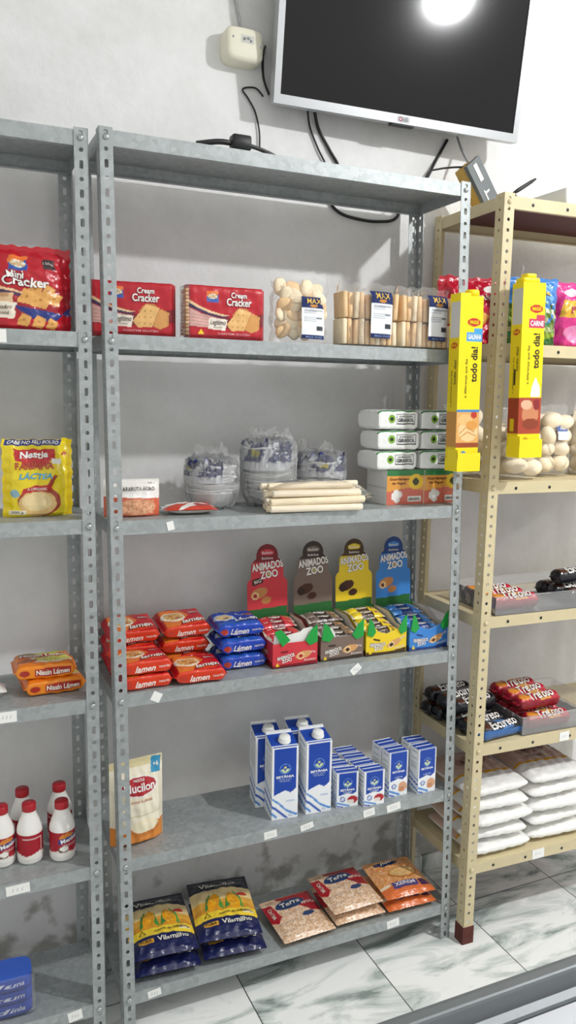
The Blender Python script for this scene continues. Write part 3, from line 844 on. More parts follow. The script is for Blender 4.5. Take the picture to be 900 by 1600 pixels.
def bowl_stack(label, n, r, loc, rz, seed, tilt=0):
    t = tag(empty('bowl_stack', loc, math.radians(rz)), label, 'disposable bowls', 'wrapped stacks of foam bowls')
    rnd = random.Random(seed)
    hb = .042; st = .0088
    for k in range(n):           # upturned bowls, nested
        z = .004+k*st
        m = MB(); ox, oy = rnd.uniform(-.004, .004), rnd.uniform(-.004, .004); tx_, ty_ = (rnd.uniform(-.05, .05) if k else 0), (rnd.uniform(-.05, .05) if k else 0)
        ph = rnd.random()*6
        wob = lambda a, zz: (.022*math.sin(7*a+ph)+.02*math.sin(13*a+2*ph))*min(1, zz*40)
        m.lathe([(r*.62, 0), (r*.70, .003), (r*.92, .030), (r*1.0, .034), (r*1.02, .036), (r*1.0, .0385), (r*.93, .036), (r*.70, .009), (.001, .0075)], (ox, oy, z), 40, mat=0, wob=wob)
        q = m.v[-1]; q[:, 2] += np.clip(tx_*q[:, 0]+ty_*q[:, 1]+.0015*np.sin(5*np.arctan2(q[:, 1], q[:, 0])+ph)*(k > 0), -.004, .004)*(k > 0)
        m.build('bowl', 'foam', t)
    H = .004+(n-1)*st+.0385
    # printed slip on top of the stack
    a = Art(9, 9, 'f3f4f6'); a.R(0, 5.6, 9, 9, '27306c').E(4.5, 3.6, 2.2, 1.2, '4a6aa8').E(6.4, 3.2, .9, .7, 'd9cf3a').T('PRATO', 4.5, 7.2, 5.5, 1.4, 'f0f0f0', bold=.03).T('10 UNIDADES', 4.5, 1.2, 6, .6, '4a5a8a')
    W = wrinkle(seed, .004)
    def S(u, v):
        u = np.asarray(u, float); v = np.asarray(v, float); x = (u-.5)*r*1.35; y = (v-.5)*r*1.35
        return np.stack([x, y, H-.006+W(x*2, y*2, 1)+.006*np.sin(9*u), ], -1)
    m = MB(); paint(m, a, S, .004); m.build('printed_slip', 'foil2', t)
    # navy and white printed band of the wrapper, crumpled round the back and left of the top
    bd = Art(24, 7, '2a3470'); bd.R(0, 0, 24, 2.2, 'e9ebef').P([(3, 2), (8, 2), (11, 7), (7, 7)], 'e9ebef').P([(14, 2), (16, 2), (20, 7), (17, 7)], 'dfe2e8').E(12.5, 4.4, 1.6, 1.0, 'd8cc3a').T('PRATO', 19, 4.2, 5, 1.6, 'e9ebef', bold=.04)
    Wb = wrinkle(seed+3, .010, 1.6)
    def SBd(u, v):
        u = np.asarray(u, float); v = np.asarray(v, float); q = math.radians(75)+u*math.radians(190)
        rr = r*(1.06-.10*v*v)+Wb(u*.24, v*.06, 1)*v; zz = H*.62+v*(H*.38+.012)+Wb(u*.3, v*.1, 2)*v
        return np.stack([rr*np.cos(q), rr*np.sin(q), zz], -1)
    m = MB(); paint(m, bd, SBd, .004, wh=(.24, .06), flip=True); m.build('printed_band', 'foil2', t)
    # crumpled film, loose and gathered at the top
    m = MB(); nn = 110
    prof = [(r*.66, 0), (r*.86, .004), (r*1.02, H*.18), (r*1.10, H*.45), (r*1.13, H*.75), (r*1.11, H), (r*.98, H+.016), (r*.70, H+.024), (r*.40, H+.022), (r*.12, H+.020)]
    Wf = wrinkle(seed+9, .05, 1.3)
    v = []
    for j, (rr, z) in enumerate(prof):
        for k in range(nn):
            q = 2*math.pi*k/nn
            d = (float(Wf(math.cos(q)*.2, math.sin(q)*.2+j*.05, 1))*1.1+rnd.uniform(-.022, .03))*(.3 if j < 2 else 1)
            zz = max(0.0, z+(float(Wf(math.sin(q)*.3, math.cos(q)*.3, j))*.16+rnd.uniform(-.003, .004))*(0 if j < 1 else 1))
            v.append((rr*(1.02+max(d, -.03))*math.cos(q), rr*(1.02+max(d, -.03))*math.sin(q), zz))
    m.add(v, [(j*nn+i, j*nn+(i+1) % nn, (j+1)*nn+(i+1) % nn, (j+1)*nn+i) for j in range(len(prof)-1) for i in range(nn)]+[tuple(range((len(prof)-1)*nn, len(prof)*nn))])
    # fins of spare film standing off the top
    for f_ in range(5):
        a0 = rnd.uniform(.6, 4.6); k0 = 9; fan = []
        for i in range(k0):
            q = a0+(i-4)*.10; hgt = .012+.030*math.sin(math.pi*(i+.6)/k0)*rnd.uniform(.6, 1.1)
            fan += [(r*.80*math.cos(q), r*.80*math.sin(q), H+.012), (r*(.86+.2*rnd.random())*math.cos(q+.05), r*(.86+.2*rnd.random())*math.sin(q+.05), H+.014+hgt)]
        m.add(fan, [(2*i, 2*i+2, 2*i+3, 2*i+1) for i in range(k0-1)])
    m.build('film_wrap', 'film_crumple', t)
    return t
bowl_stack('film-wrapped stack of white foam bowls, leftmost of the three stacks', 8, .058, (.272, .170, Z3), 10, 21)
bowl_stack('film-wrapped stack of white foam bowls, tallest and middle of the three stacks', 13, .062, (.425, .176, Z3), 40, 22)
bowl_stack('film-wrapped stack of white foam bowls, rightmost stack beside the napkin packs', 9, .058, (.572, .174, Z3), 75, 23)

# bundle of wafer rolls
t = tag(empty('wafer_roll_bundle', (.487, .047, Z3), math.radians(-2)), 'clear bundle of long cream wafer rolls lying before the foam bowl stacks', 'wafer rolls')
rnd = random.Random(3)
for row, (n_, z) in enumerate(((5, .0105), (5, .0275), (4, .0445), (2, .0615))):
    for k in range(n_):
        y = (k-(n_-1)/2)*.0182+rnd.uniform(-.001, .001)
        m = MB(); r = .0084*rnd.uniform(.94, 1.04); x0 = -.132+rnd.uniform(0, .022); x1 = .112+rnd.uniform(-.012, .016)
        ring = [(x0+.004, r*.35), (x0, r*.55), (x0, r*.95), (x0+.003, r*1.02), (x1-.003, r*1.02), (x1, r*.95), (x1, r*.55), (x1-.004, r*.35)]
        sl_, sz_ = rnd.uniform(-.018, .018), rnd.uniform(-.010, .010)
        v = [(x, y+sl_*x+q*math.cos(2*math.pi*i/14), z+sz_*x+q*math.sin(2*math.pi*i/14)) for x, q in ring for i in range(14)]
        m.add(v, [(j*14+i, j*14+(i+1) % 14, (j+1)*14+(i+1) % 14, (j+1)*14+i) for j in range(7) for i in range(14)]+[tuple(range(13, -1, -1)), tuple(range(98, 112))], smooth=True)
        m.build('wafer_roll', ('wafer', 'toast2', 'wafer', 'roll')[(k+row) % 4], t)
m = MB(); pillow(Art(29, 11), .298, .102, .076, pv=[(0, .5), (.05, .8), (.2, 1), (.8, 1), (.95, .8), (1, .5)], lay=True, seed=15, wr=.004, res=.006, mb=m, edge=.004); m.build('clear_film', 'film', t)

# napkin packs
def nap_art(side):
    a = Art(13.6, 9.6, 'f4f5f3')          # front wrap: v 2.3..7.3 is the long upright face when lying
    return a
na = Art(13.2, 20, 'f2f3f1')
na.R(0, 4.8, 13.2, 5.4, '3f8a4a').up(.3).E(4.3, 2.5, 1.15, 1.15, '7fb23c').E(4.3, 2.5, .55, .55, '2b2d20')
na.R(5.9, 1.1, 12.2, 1.35, '33383a').R(5.9, 3.6, 12.2, 3.85, '33383a').R(5.9, 1.1, 6.1, 3.85, '33383a').R(12.0, 1.1, 12.2, 3.85, '33383a')
na.T('GIRASSOL', 9.0, 2.2, 5.4, .95, '33383a', bold=.05).T('GUARDANAPO', 9.0, 3.15, 4.6, .5, '33383a', bold=.02)
nap = tag(brick(na, .120, .10, .050, back='f2f3f1', pu=[(0, .72), (.03, .90), (.08, 1), (.95, 1), (.985, .9), (1, .75)], n=8, vs=.10, lay=True, seed=31, wr=.0012, mat='foil2', build='napkin_pack'), 'x', 'napkins', 'napkin packs')
NP = 'napkin pack lying in the left pile, '
put(nap, .737, .118, Z3+.091, 2, NP+'lowest of three lying packs')
put(nap, .742, .116, Z3+.143, -2, NP+'second lying pack from the top', 'napkin packs')
put(nap, .736, .117, Z3+.195, 3, NP+'topmost pack', 'napkin packs')
NP = 'napkin pack lying in the right pile by the post, '
put(nap, .872, .118, Z3+.091, -1, NP+'lowest of three lying packs', 'napkin packs')
put(nap, .869, .120, Z3+.143, 2, NP+'second lying pack from the top', 'napkin packs')
put(nap, .873, .119, Z3+.195, -2, NP+'topmost pack', 'napkin packs')
nu = Art(11.4, 9.0, 'ece9e4'); nu.R(0, 7.0, 11.4, 9, '2f7d43').R(0, 0, 11.4, 7.4, 'e6a045').P([(0, 0), (11.4, 0), (11.4, 3.6), (7, 4.4), (0, 3.4)], 'cf6a56')
nu.E(8.9, 5.9, 2.3, 2.0, 'f0c531').E(8.9, 5.9, 1.0, .95, '39411c').E(2.6, 2.2, 1.2, 1.1, 'ece9e4').E(3.9, 2.6, .9, .9, 'ece9e4').E(3.2, 1.2, .9, .8, 'ece9e4').E(2.9, 3.2, .8, .8, 'ece9e4')
nu.T('Guardanapo', 3.8, 6.6, 6.0, .9, '5a1d12', bold=.03).T('de Papel', 3.6, 5.5, 4.2, .8, '5a1d12', bold=.03).R(6.5, .7, 10.6, 2.0, 'ece9e4').T('GIRASSOL', 8.5, 1.35, 3.6, .7, '40342c', bold=.04)
ns = Art(10, 9, 'ece9e4'); ns.R(0, 4.2, 10, 4.5, 'd4d2cd'); nt_ = Art(11.4, 10, 'e4e2dc')
m = MB(); carton(m, .114, .10, .090, nu, ns, nt_)
up_ = tag(m.build('upright_napkin_pack', 'foil2'), 'orange sunflower napkin pack standing under the left pile of napkins', 'napkins', 'napkin packs')
put(up_, .770, .125, Z3, 1)
put(up_, .888-.002, .122, Z3, -1, 'orange sunflower napkin pack standing under the right pile of napkins', 'napkin packs')
m2_ = copy_tree(nap); put(m2_, .700, .180, Z3+.0, 90, 'white napkin pack crosswise behind the upright orange pack', 'napkin packs')
bpy.data.objects.remove(m2_)

# ---------------------------------------------------------------- fourth shelf: noodles
Z4 = ZM[3]+.0005
def noodle_art(bg, side, word, red=True):
    a = Art(13.2, 16.6, bg)               # v 0..3.4 front wall, 3.4..13.2 top face
    a.R(0, 0, 13.2, 3.4, side).up(1.4)
    if red:
        a.P([(1.2, 2), (1.2, 11), (6.5, 11), (8.5, 7.5), (6, 4.5), (4.5, 2)], 'e0762a').E(4.2, 7.2, 3.2, 2.6, 'f0e2cf').E(4.4, 7.4, 2.6, 2.1, 'e0b878').G(2.2, 5.6, 6.4, 9, ['e8c88a', 'd4a45c', 'c9883a', 'b8702c'], 4, .4, .8)
        a.E(5.2, 6.4, .7, .5, 'a8341c').P([(0, 2), (5, 2.2), (9, 4.4), (13.2, 5), (13.2, 3.4), (9, 2.6), (5, 2)], 'd8431f')
        a.T(word, 8.6, 4.2, 6.2, 2.0, 'f3ece2', rot=8, bold=.03, shear=.3, out='8e1018'); a.E(10.2, 8.8, 1.8, 1.0, 'a01322').T('Galinha', 10.2, 8.8, 2.6, .8, 'f3ece2', shear=.3)
    else:
        a.E(3.6, 7.2, 2.8, 2.2, 'b9d3ea').E(3.6, 7.3, 2.2, 1.7, 'd9b98a').E(4.0, 6.9, .7, .5, '7c3f2a').P([(0, 2), (13.2, 2), (13.2, 3), (6, 4.3), (0, 3.4)], '2a57b4')
        a.T(word, 8.8, 5.0, 6.4, 2.1, 'eef0f4', rot=6, bold=.03, shear=.3, out='15226b'); a.E(10.6, 8.6, 1.2, .9, '8c5a34').T('Carne', 8.2, 8.6, 2.4, .8, 'e8eaf0', shear=.3)
    a.up(0).T(word, 6.2, 1.6, 5.0, 1.5, 'f3ece2', bold=.03, shear=.35).E(2.1, 1.6, 1.0, .7, 'c23a28' if red else 'b23a28').T('macarrão', 10.8, 1.8, 2.6, .6, 'f0e6dc')
    return a
def noodle_pack(kind, red):
    a = noodle_art('c01722', 'd63a1a', 'lamen') if red else noodle_art('1b3aa0', '1f45b4', 'Lámen', False)
    return tag(brick(a, .126, .100, .034, back='b01520' if red else '17318c', lay=True, n=6, pu=PN, vs=.06, seed=41 if red else 44, wr=.0016, mat='foil2', build='instant_noodle_pack'), 'x', 'noodles', kind)
rn = noodle_pack('red noodle packs', True)
g = 'red noodle packs'
for (x, y, k, rz, where) in ((.063, .176, 3, -1, 'back pile behind the left post'), (.193, .180, 3, 1, 'back pile beside the blue packs')):
    for i in range(k):
        put(rn, x+(.002, -.001, .002)[i], y, Z4+i*.0382+.009, rz+(2, -2, 1)[i], 'red instant noodle pack, %s of the %s' % (('lowest', 'middle', 'topmost')[i], where), g, rx=10)
put(rn, .066, .071, Z4, 2, 'red instant noodle pack under another, front pile behind the left post', g)
put(rn, .067, .071, Z4+.0352, 1, 'red instant noodle pack lying on top of the front pile behind the left post', g)
put(rn, .196, .062, Z4+.0045, -3, 'single red instant noodle pack lying alone before the back pile', g, rx=4)
bn = noodle_pack('blue noodle packs', False)
for i, (dx, dy, rz) in enumerate(((0, 0, -1), (-.001, .004, 1), (-.001, .016, -2))):
    put(bn, .323+dx, .122+dy, Z4+i*.0385+.004, rz, 'blue instant noodle pack, %s of the three in the blue pile' % ('lowest', 'middle', 'topmost')[i], 'blue noodle packs', rx=4)

# ---------------------------------------------------------------- display boxes of filled biscuits
def display_box(colname, main, dark, accent, loc, rz, label):
    t = tag(empty('display_box', loc, math.radians(rz)), label, 'display box', 'biscuit display boxes')
    w, d, hf, hb = .122, .172, .072, .088
    fr = Art(12.8, 7.2, main)
    fr.P([(0, 0), (12.8, 0), (12.8, 1.2), (6, .8), (0, 1.0)], dark)
    fr.T('ANIMADOS', 3.6, 3.2, 5.0, 1.1, 'f2ece6', rot=10, bold=.05, out=dark).T('ZOO', 3.9, 2.1, 2.9, 1.1, 'f2ece6', rot=10, bold=.06, out=dark).E(3.3, 4.6, 1.2, .4, dark)
    fr.E(8.8, 3.2, 2.3, 1.1, 'd9a066', 12).E(8.0, 2.9, 1.0, 1.0, 'f0cf98').E(8.0, 2.9, .62, .62, accent)
    fr.T('50g', 11.4, 3.8, 1.6, .7, 'f0e6de'); fr.T('BOLINHO', 10.6, 1.6, 3.2, .6, 'f0e6de'); fr.P([(.8, .5), (1.9, .5), (1.35, 1.5)], 'efd22b')
    sd = Art(17.2, 8.8, main); sd.P([(0, 0), (17.2, 0), (17.2, 2), (0, 3.4)], dark).T('ANIMADOS', 11, 4.6, 6, 1.3, 'f2ece6', bold=.05).T('ZOO', 11, 3.0, 3, 1.2, 'f2ece6', bold=.05)
    inn = Art(17.2, 8.8, 'cfc8ba')
    m = MB(); y0, y1, x0, x1 = -d/2, d/2, -w/2, w/2; th = .0012
    # front wall with a scooped top edge
    def front(yy):
        def S(u, v):
            u = np.asarray(u, float); v = np.asarray(v, float)
            top = (hf*.86 if colname in ('red', 'brown') else hf*1.16-.028*np.clip(1-np.abs(u-.5)/.42, 0, 1)**.45)
            return np.stack([x0+u*w, np.full(u.shape, yy), v*top], -1)
        return S
    paint(m, fr, front(y0), .002, smooth=False); paint(m, Art(12.8, 7.2, 'd9d3c6'), front(y0+th), .004, flip=True, smooth=False)
    def side(xx, s):
        def S(u, v):
            u = np.asarray(u, float); v = np.asarray(v, float); uu = u if s else 1-u      # uu 0 at back
            top = hb - (hb-hf*.9)*np.clip((uu-.45)/.25, 0, 1)
            return np.stack([np.full(u.shape, xx), y1+uu*(y0-y1), v*top], -1)
        return S
    paint(m, sd, side(x0, 1), .003, smooth=False); paint(m, inn, side(x0+th, 1), .006, flip=True, smooth=False)
    paint(m, sd, side(x1, 0), .003, smooth=False); paint(m, inn, side(x1-th, 0), .006, flip=True, smooth=False)
    m.box(x0, y0, 0, x1, y1, th, lin('cfc8ba')); m.box(x0, y1-th, 0, x1, y1, hb, lin('2d6b34'))
    m.build('tray', 'card', t)
    # inner white flap standing behind the front edge, folded green tabs at its corners
    def slab(pts, yb, th, c, name):
        m = MB(); n = len(pts)
        v = [(px, yb-.0008-.10*(pz-.05), pz) for px, pz in pts]+[(px, yb+th-.10*(pz-.05), pz) for px, pz in pts]
        m.add(v, [tuple(range(n)), tuple(range(2*n-1, n-1, -1))]+[(i, n+i, n+(i+1) % n, (i+1) % n) for i in range(n)], lin(c)); m.build(name, 'card', t)
    if colname in ('red', 'brown'):
        hw = w/2-.004
        slab([(-hw, .040), (hw, .040), (hw, .088), (hw-.012, .096), (.022, .094), (.012, .086), (-.004, .084), (-hw+.03, .080), (-hw, .084)] if colname == 'red' else
             [(-hw, .040), (-.016, .040), (-.020, .070), (-.030, .086), (-hw, .090)], y0+.006, .001, 'f1f0ec', 'white_flap')
    for s in (-1, 1):
        o_ = w/2-.001; tw = .034 if colname in ('red', 'brown') else .026
        pts = [(s*o_, .058), (s*(o_-tw*.62), .050), (s*(o_-tw), .064), (s*(o_-tw*.55), .092), (s*(o_-.004), .104)] if not (colname == 'red' and s == -1) else [(-o_, .094), (-o_+.018, .100), (-o_+.044, .070), (-o_+.024, .054)]
        if s == 1: pts = pts[::-1]
        slab(pts, y0-.0016, .0009, '1fa043', 'green_tab')
    # header board: shoulders and a rounded crown
    out = [(-.058, 0), (.058, 0), (.058, .185)]
    out = [(.058, 0), (.058, .172), (.055, .180), (.047, .186), (.046, .222), (.040, .232), (.031, .238)]
    out += [(.031*math.cos(a), .246+.031*math.sin(a)) for a in np.linspace(.05, math.pi-.05, 12)]
    out += [(-x, z) for x, z in [(.031, .238), (.040, .232), (.046, .222), (.047, .186), (.055, .180), (.058, .172), (.058, 0)]]
    half = [(0, .058)]+[(z, x) for x, z in out[:7]]+[(.246+.031*math.sin(a), .031*math.cos(a)) for a in np.linspace(.05, math.pi/2-.02, 8)]
    hz = [q[0] for q in half]; hx = [q[1] for q in half]
    Hh = .277
    ha = Art(11.6, 27.7, main)
    ha.P([(0, 0), (11.6, 0), (11.6, 10.8), (0, 10.2)], '2d6b34').P([(0, 23), (11.6, 23), (11.6, 28), (0, 28)], dark)
    bc = '4a2818' if accent == '3a1d12' else 'c98a50'
    ha.E(3.4, 14.6, 2.5, 1.4, bc, 18).E(2.3, 13.9, 1.0, 1.0, 'f0cf98' if bc != '4a2818' else '2a140c').E(2.3, 13.9, .6, .6, accent).E(5.4, 12.6, 1.4, 1.0, bc, 10)
    if colname == 'red': ha.P([(1.6, 16.6), (4.6, 17.4), (4.2, 19.0), (1.3, 18.2)], '2a1a1c').T('BIG', 2.95, 17.8, 2.0, .9, 'e8ddd0', rot=14, bold=.03)
    ha.E(5.8, 25.4, 2.0, .8, main).T('Bauducco', 5.8, 25.4, 3.0, .75, 'f2ece6', bold=.02).T('Bolinhos', 5.8, 23.9, 3.2, .65, 'f2ece6')
    ha.T('ANIMADOS', 5.8, 21.9, 9.0, 2.1, 'f4efe8', rot=6, bold=.06, out=dark, ow=.06).T('ZOO', 6.2, 19.6, 5.2, 2.1, 'f4efe8', rot=6, bold=.06, out=dark, ow=.06)
    ha.E(6.3, 19.6, .6, .6, 'c8b26a')
    def S(u, v):
        u = np.asarray(u, float); v = np.asarray(v, float); z = v*Hh
        return np.stack([(u-.5)*2*np.interp(z, hz, hx), np.full(u.shape, d/2+.0032)+z*.05, z], -1)
    m = MB()
    # paint in true width so lettering is not squeezed by the outline
    def S2(u, v):
        u = np.asarray(u, float); v = np.asarray(v, float); z = v*Hh; hw = np.interp(z, hz, hx)
        return np.stack([np.clip((u-.5)*.116, -hw, hw), d/2+.0030+z*.05, z], -1)
    paint(m, ha, S2, .0022, smooth=False)
    back = lambda u, v: S2(u, v)+np.array([0, .0016, 0])
    paint(m, Art(11.6, 27.7, 'b9b09e'), back, .006, flip=True, smooth=False)
    m.build('header_board', 'card', t)
    return t
def bar_art(main, dark, accent):
    a = Art(10.6, 5.0, main); a.R(3.4, 0, 7.2, 5, dark).E(5.2, 2.6, 1.7, 1.0, 'f2ece6').T('ZOO', 5.2, 2.6, 2.4, 1.1, dark, bold=.05).E(8.8, 2.6, 1.1, .8, 'd9a066').E(8.4, 2.6, .5, .5, accent).R(0, 0, .9, 5, 'd8d2c8').R(9.9, 0, 10.6, 5, 'd8d2c8').T('20g', 2.2, 2.4, 1.2, .7, 'f2ece6')
    return a
for (cn, main, dark, acc, x, y, rz) in (('red', 'd23a44', '7d1620', 'b0252c', .448, .131, 0), ('brown', '7d6a5f', '3a2a24', '3a1d12', .583, .134, -1), ('yellow', 'f0d028', '4a3418', '3a1d12', .711, .132, 0), ('blue', '3f86d2', '1f3f80', '6a3a22', .838, .127, 1)):
    side_of = {'red': 'beside the blue noodle packs', 'brown': 'between the red and yellow boxes', 'yellow': 'between the brown and blue boxes', 'blue': 'beside the right post'}[cn]
    display_box(cn, main, dark, acc, (x, y, Z4), rz, '%s card display box of small cakes, %s' % (cn, side_of))
    bar = pillow(bar_art(main, dark, acc), .106, .040, .024, back=dark, pv=PV_PILL, lay=True, seed=50+len(cn), wr=.001, mat='foil2', build='filled_cake_pack')
    tag(bar, 'x', 'snack cake', '%s cake packs' % cn)
    rr = random.Random(len(cn))
    nm = ['frontmost', 'second from the front', 'third from the front', 'rearmost but one', 'rearmost']
    a_ = math.radians(rz)
    for k, (dy, dz) in enumerate(((-.050, .041), (-.022, .046), (.004, .051), (.032, .062), (.058, .066))):
        put(bar, x-dy*math.sin(a_)+rr.uniform(-.004, .004), y+dy*math.cos(a_), Z4+dz, rz+rr.uniform(-3, 3), '%s-wrapped small cake in the %s display box, %s on top' % (cn, cn, nm[k]), '%s cake packs' % cn, rx=rr.uniform(2, 9))
    for k, dy in enumerate((-.058, -.018, .022, .062)):
        put(bar, x-dy*math.sin(a_), y+dy*math.cos(a_), Z4+.0018, rz, '%s-wrapped small filled cake hidden low in the %s display box' % (cn, cn), '%s cake packs low in the box' % cn)
        if k >= 2:
            put(bar, x-dy*math.sin(a_), y+dy*math.cos(a_), Z4+.027, rz, '%s-wrapped small filled cake hidden low in the %s display box' % (cn, cn), '%s cake packs low in the box' % cn)
        else:
            put(bar, x-dy*math.sin(a_), y+dy*math.cos(a_), Z4+.021, rz, '%s-wrapped small filled cake hidden low in the %s display box' % (cn, cn), '%s cake packs low in the box' % cn)

# ---------------------------------------------------------------- fifth shelf: milk cartons and cereal
Z5 = ZM[4]+.0005
def milk_arts(w, d, h, kind):
    W, D, H = w*100, d*100, h*100
    f = Art(W, H, 'f1f3f5')
    bl, lb = '1c46a8', '4b8fd6'
    f.P([(W*.07, H*.34), (W*.5, H*.40), (W*.72, H*.36), (W*.93, H*.42), (W*.93, H*.985), (W*.07, H*.985)], bl)
    cx, cy, r = W*.5, H*.70, W*.21
    f.E(cx, cy, r, r, '7ea7dd').E(cx, cy, r*.9, r*.9, bl)
    f.P([(cx-r*.8, cy-r*.1), (cx-r*.3, cy+.05*r), (cx, cy-.5*r), (cx+r*.3, cy+.05*r), (cx+r*.8, cy-r*.1), (cx+r*.5, cy-r*.62), (cx, cy-r*.85), (cx-r*.5, cy-r*.62)], 'b7d38a')
    f.E(cx, cy+r*.28, r*.2, r*.2, 'f0e27a').B([(cx-r*.75, cy-r*.25), (cx-.2*r, cy-.3*r), (cx, cy-.8*r)], r*.12, 'f1f3f5').B([(cx+r*.75, cy-r*.25), (cx+.2*r, cy-.3*r), (cx, cy-.8*r)], r*.12, 'f1f3f5')
    f.T('BETÂNIA', cx, cy-r*1.45, W*.68, W*.125, 'f4f6f8', bold=.05)
    if kind == 'milk':
        f.T('LEITE UHT', cx, cy-r*2.05, W*.5, W*.05, 'b9cdea').T('INTEGRAL', cx, cy-r*2.4, W*.4, W*.05, 'b9cdea')
        f.T('INTEGRAL', W*.72, H*.25, W*.32, W*.06, '6f9fd6').T('1L', W*.72, H*.045, W*.14, W*.09, '5a86c4')
        f.B([(0, H*.30), (W*.25, H*.23), (W*.55, H*.12), (W*.9, H*.05), (W, H*.05)], [H*.02, H*.035, H*.035, H*.03, H*.025], lb)
        f.B([(0, H*.19), (W*.22, H*.13), (W*.45, H*.05), (W*.6, H*.01)], [H*.035, H*.04, H*.04, H*.03], '1f57b8')
        f.B([(0, H*.09), (W*.2, H*.03)], H*.04, lb)
    else:
        f.E(W*.74, H*.20, W*.24, H*.11, 'b3202c' if kind == 'small' else 'd9a480').E(W*.66, H*.15, W*.16, H*.06, 'e8ded6' if kind == 'small' else 'c98a62')
        f.E(W*.27, H*.23, W*.13, W*.13, '3b54a0').E(W*.27, H*.23, W*.09, W*.09, 'cfd8ee').B([(0, H*.14), (W*.3, H*.08), (W*.6, H*.02)], H*.05, lb).B([(0, H*.05), (W*.3, 0)], H*.04, '1f57b8')
        f.T('CREME' if kind == 'small' else 'LEITE', W*.5, H*.43, W*.42, W*.07, 'c9d8ee')
    s = Art(D, H, 'eef0f2'); s.B([(0, H*.42), (D*.5, H*.34), (D, H*.30)], H*.03, lb).B([(0, H*.27), (D*.5, H*.23), (D, H*.19)], H*.04, '1f57b8').B([(0, H*.14), (D, H*.07)], H*.04, lb)
    for k in range(9): s.R(D*.18, H*(.55+k*.035), D*.8, H*(.562+k*.035), 'aeb4bc')
    s.R(D*.2, H*.9, D*.8, H*.93, '8fa0b8')
    tp = Art(W, D, bl); tp.R(0, 0, W, D*.14, 'dfe4ea').R(0, D*.86, W, D, 'e9edf2').R(W*.04, D*.02, W*.96, D*.09, bl)
    return f, s, tp
def milk(label):
    t = tag(empty('milk_carton'), label, 'milk', 'large milk cartons')
    w, d, h = .069, .064, .206
    m = MB(); f, s, tp = milk_arts(w, d, h, 'milk'); carton(m, w, d, h, f, s, tp, drop=.016); m.build('carton', 'card', t)
    m = MB(); dr = math.atan2(.016, d)
    m.lathe([(.0165, 0), (.0165, .003), (.0145, .004), (.0145, .012), (.0135, .0135), (.001, .0136)], n=24, wob=lambda a, z: .02*math.sin(24*a) if z < .0121 else 0)
    R = Matrix.Rotation(dr, 3, 'X'); m.v[-1] = np.array([tuple(R @ Vector(p)+Vector((.004, -.008, .197))) for p in m.v[-1]])
    m.build('screw_cap', 'white', t)
    m = MB(); m.box(-.0335, .0285, .2055, .0335, .032, .2095); m.build('top_seam', 'white', t)
    return t
t = milk('large blue and white milk carton, front left of the four')
put(t, .425, .068, Z5, -6)
put(t, .517, .064, Z5, -4, 'large blue and white milk carton, front right of the four beside the small cartons')
put(t, .412, .142, Z5, -8, 'large blue and white milk carton, behind the front left one')
put(t, .508, .138, Z5, -6, 'large blue and white milk carton, behind the front right one')
def small_carton(name, label, w, d, h, kind, grp):
    f, s, tp = milk_arts(w, d, h, kind); m = MB(); carton(m, w, d, h, f, s, tp)
    m.box(-w*.46, -.001, h, w*.46, .001, h+.0016, lin('dfe4ea'))
    return tag(m.build(name, 'card'), label, 'cream carton' if kind == 'small' else 'milk carton', grp)
sm = small_carton('small_cream_carton', 'small cream carton with a red berry, front of the left column', .059, .039, .094, 'small', 'small cream cartons')
nm = ('front', 'second', 'third', 'last and rearmost')
for c, (x, y, rz, wh) in enumerate(((.600, .048, -8, 'left column beside the large milk'), (.668, .030, -3, 'right column'))):
    for k in range(4):
        put(sm, x-k*.002-(.004 if k else 0), y+k*.0425, Z5, rz+(0, 2, -2, 1)[k], 'small blue cream carton, %s in the %s' % (nm[k], wh), 'small cream cartons')
md = small_carton('medium_milk_carton', 'x', .056, .043, .124, 'medium', 'medium milk cartons')
put(md, .752, .050, Z5, -1, 'medium blue carton with a biscuit picture, front one next to the small cartons')
put(md, .750, .098, Z5, 3, 'medium blue carton standing behind the one next to the small cartons')
put(md, .834, .038, Z5, 1, 'medium blue carton with a biscuit picture, rightmost front one by the post')
put(md, .836, .086, Z5, -3, 'medium blue carton standing behind the rightmost one by the post')
a = Art(13, 20, 'efe6cf'); a.P([(0, 18.2), (13, 18.2), (13, 20), (0, 20)], 'd9cb9c').E(6.6, 13.9, 4.6, 2.4, 'f2efe8').E(6.6, 13.9, 4.2, 2.1, 'b5202c').T('Mucilon', 6.6, 13.7, 7.4, 1.9, 'f6f2ee', bold=.04).T('NESTLE', 6.6, 15.3, 2.6, .6, 'f6f2ee', bold=.03)
a.T('Arroz e Aveia', 6.8, 10.6, 5.4, .8, 'c07a5a', shear=.3).P([(9.6, 16.4), (12.2, 15.9), (12.6, 19.6), (10.2, 19.8)], '2f8fb8').T('+6', 11.1, 18, 1.3, 1, 'f2efe8', bold=.03)
a.P([(0, 0), (13, 0), (13, 4.6), (9, 5.4), (4, 4.2), (0, 4.6)], 'e08a34').E(7.6, 4.3, 3.4, 1.7, 'f1e3bd').E(7.6, 3.6, 3.6, 1.6, 'cf7a2c').E(7.6, 4.2, 3.2, 1.3, 'f3e8c8').R(1, 7.0, 12, 7.2, 'd8cba8')
t = tag(pillow(a, .132, .205, .062, back='e8dcb8', seed=61, wr=.0018, build='cereal_pouch'), 'cream baby cereal pouch standing behind the left post', 'cereal')
put(t, .055, .085, Z5, 7)

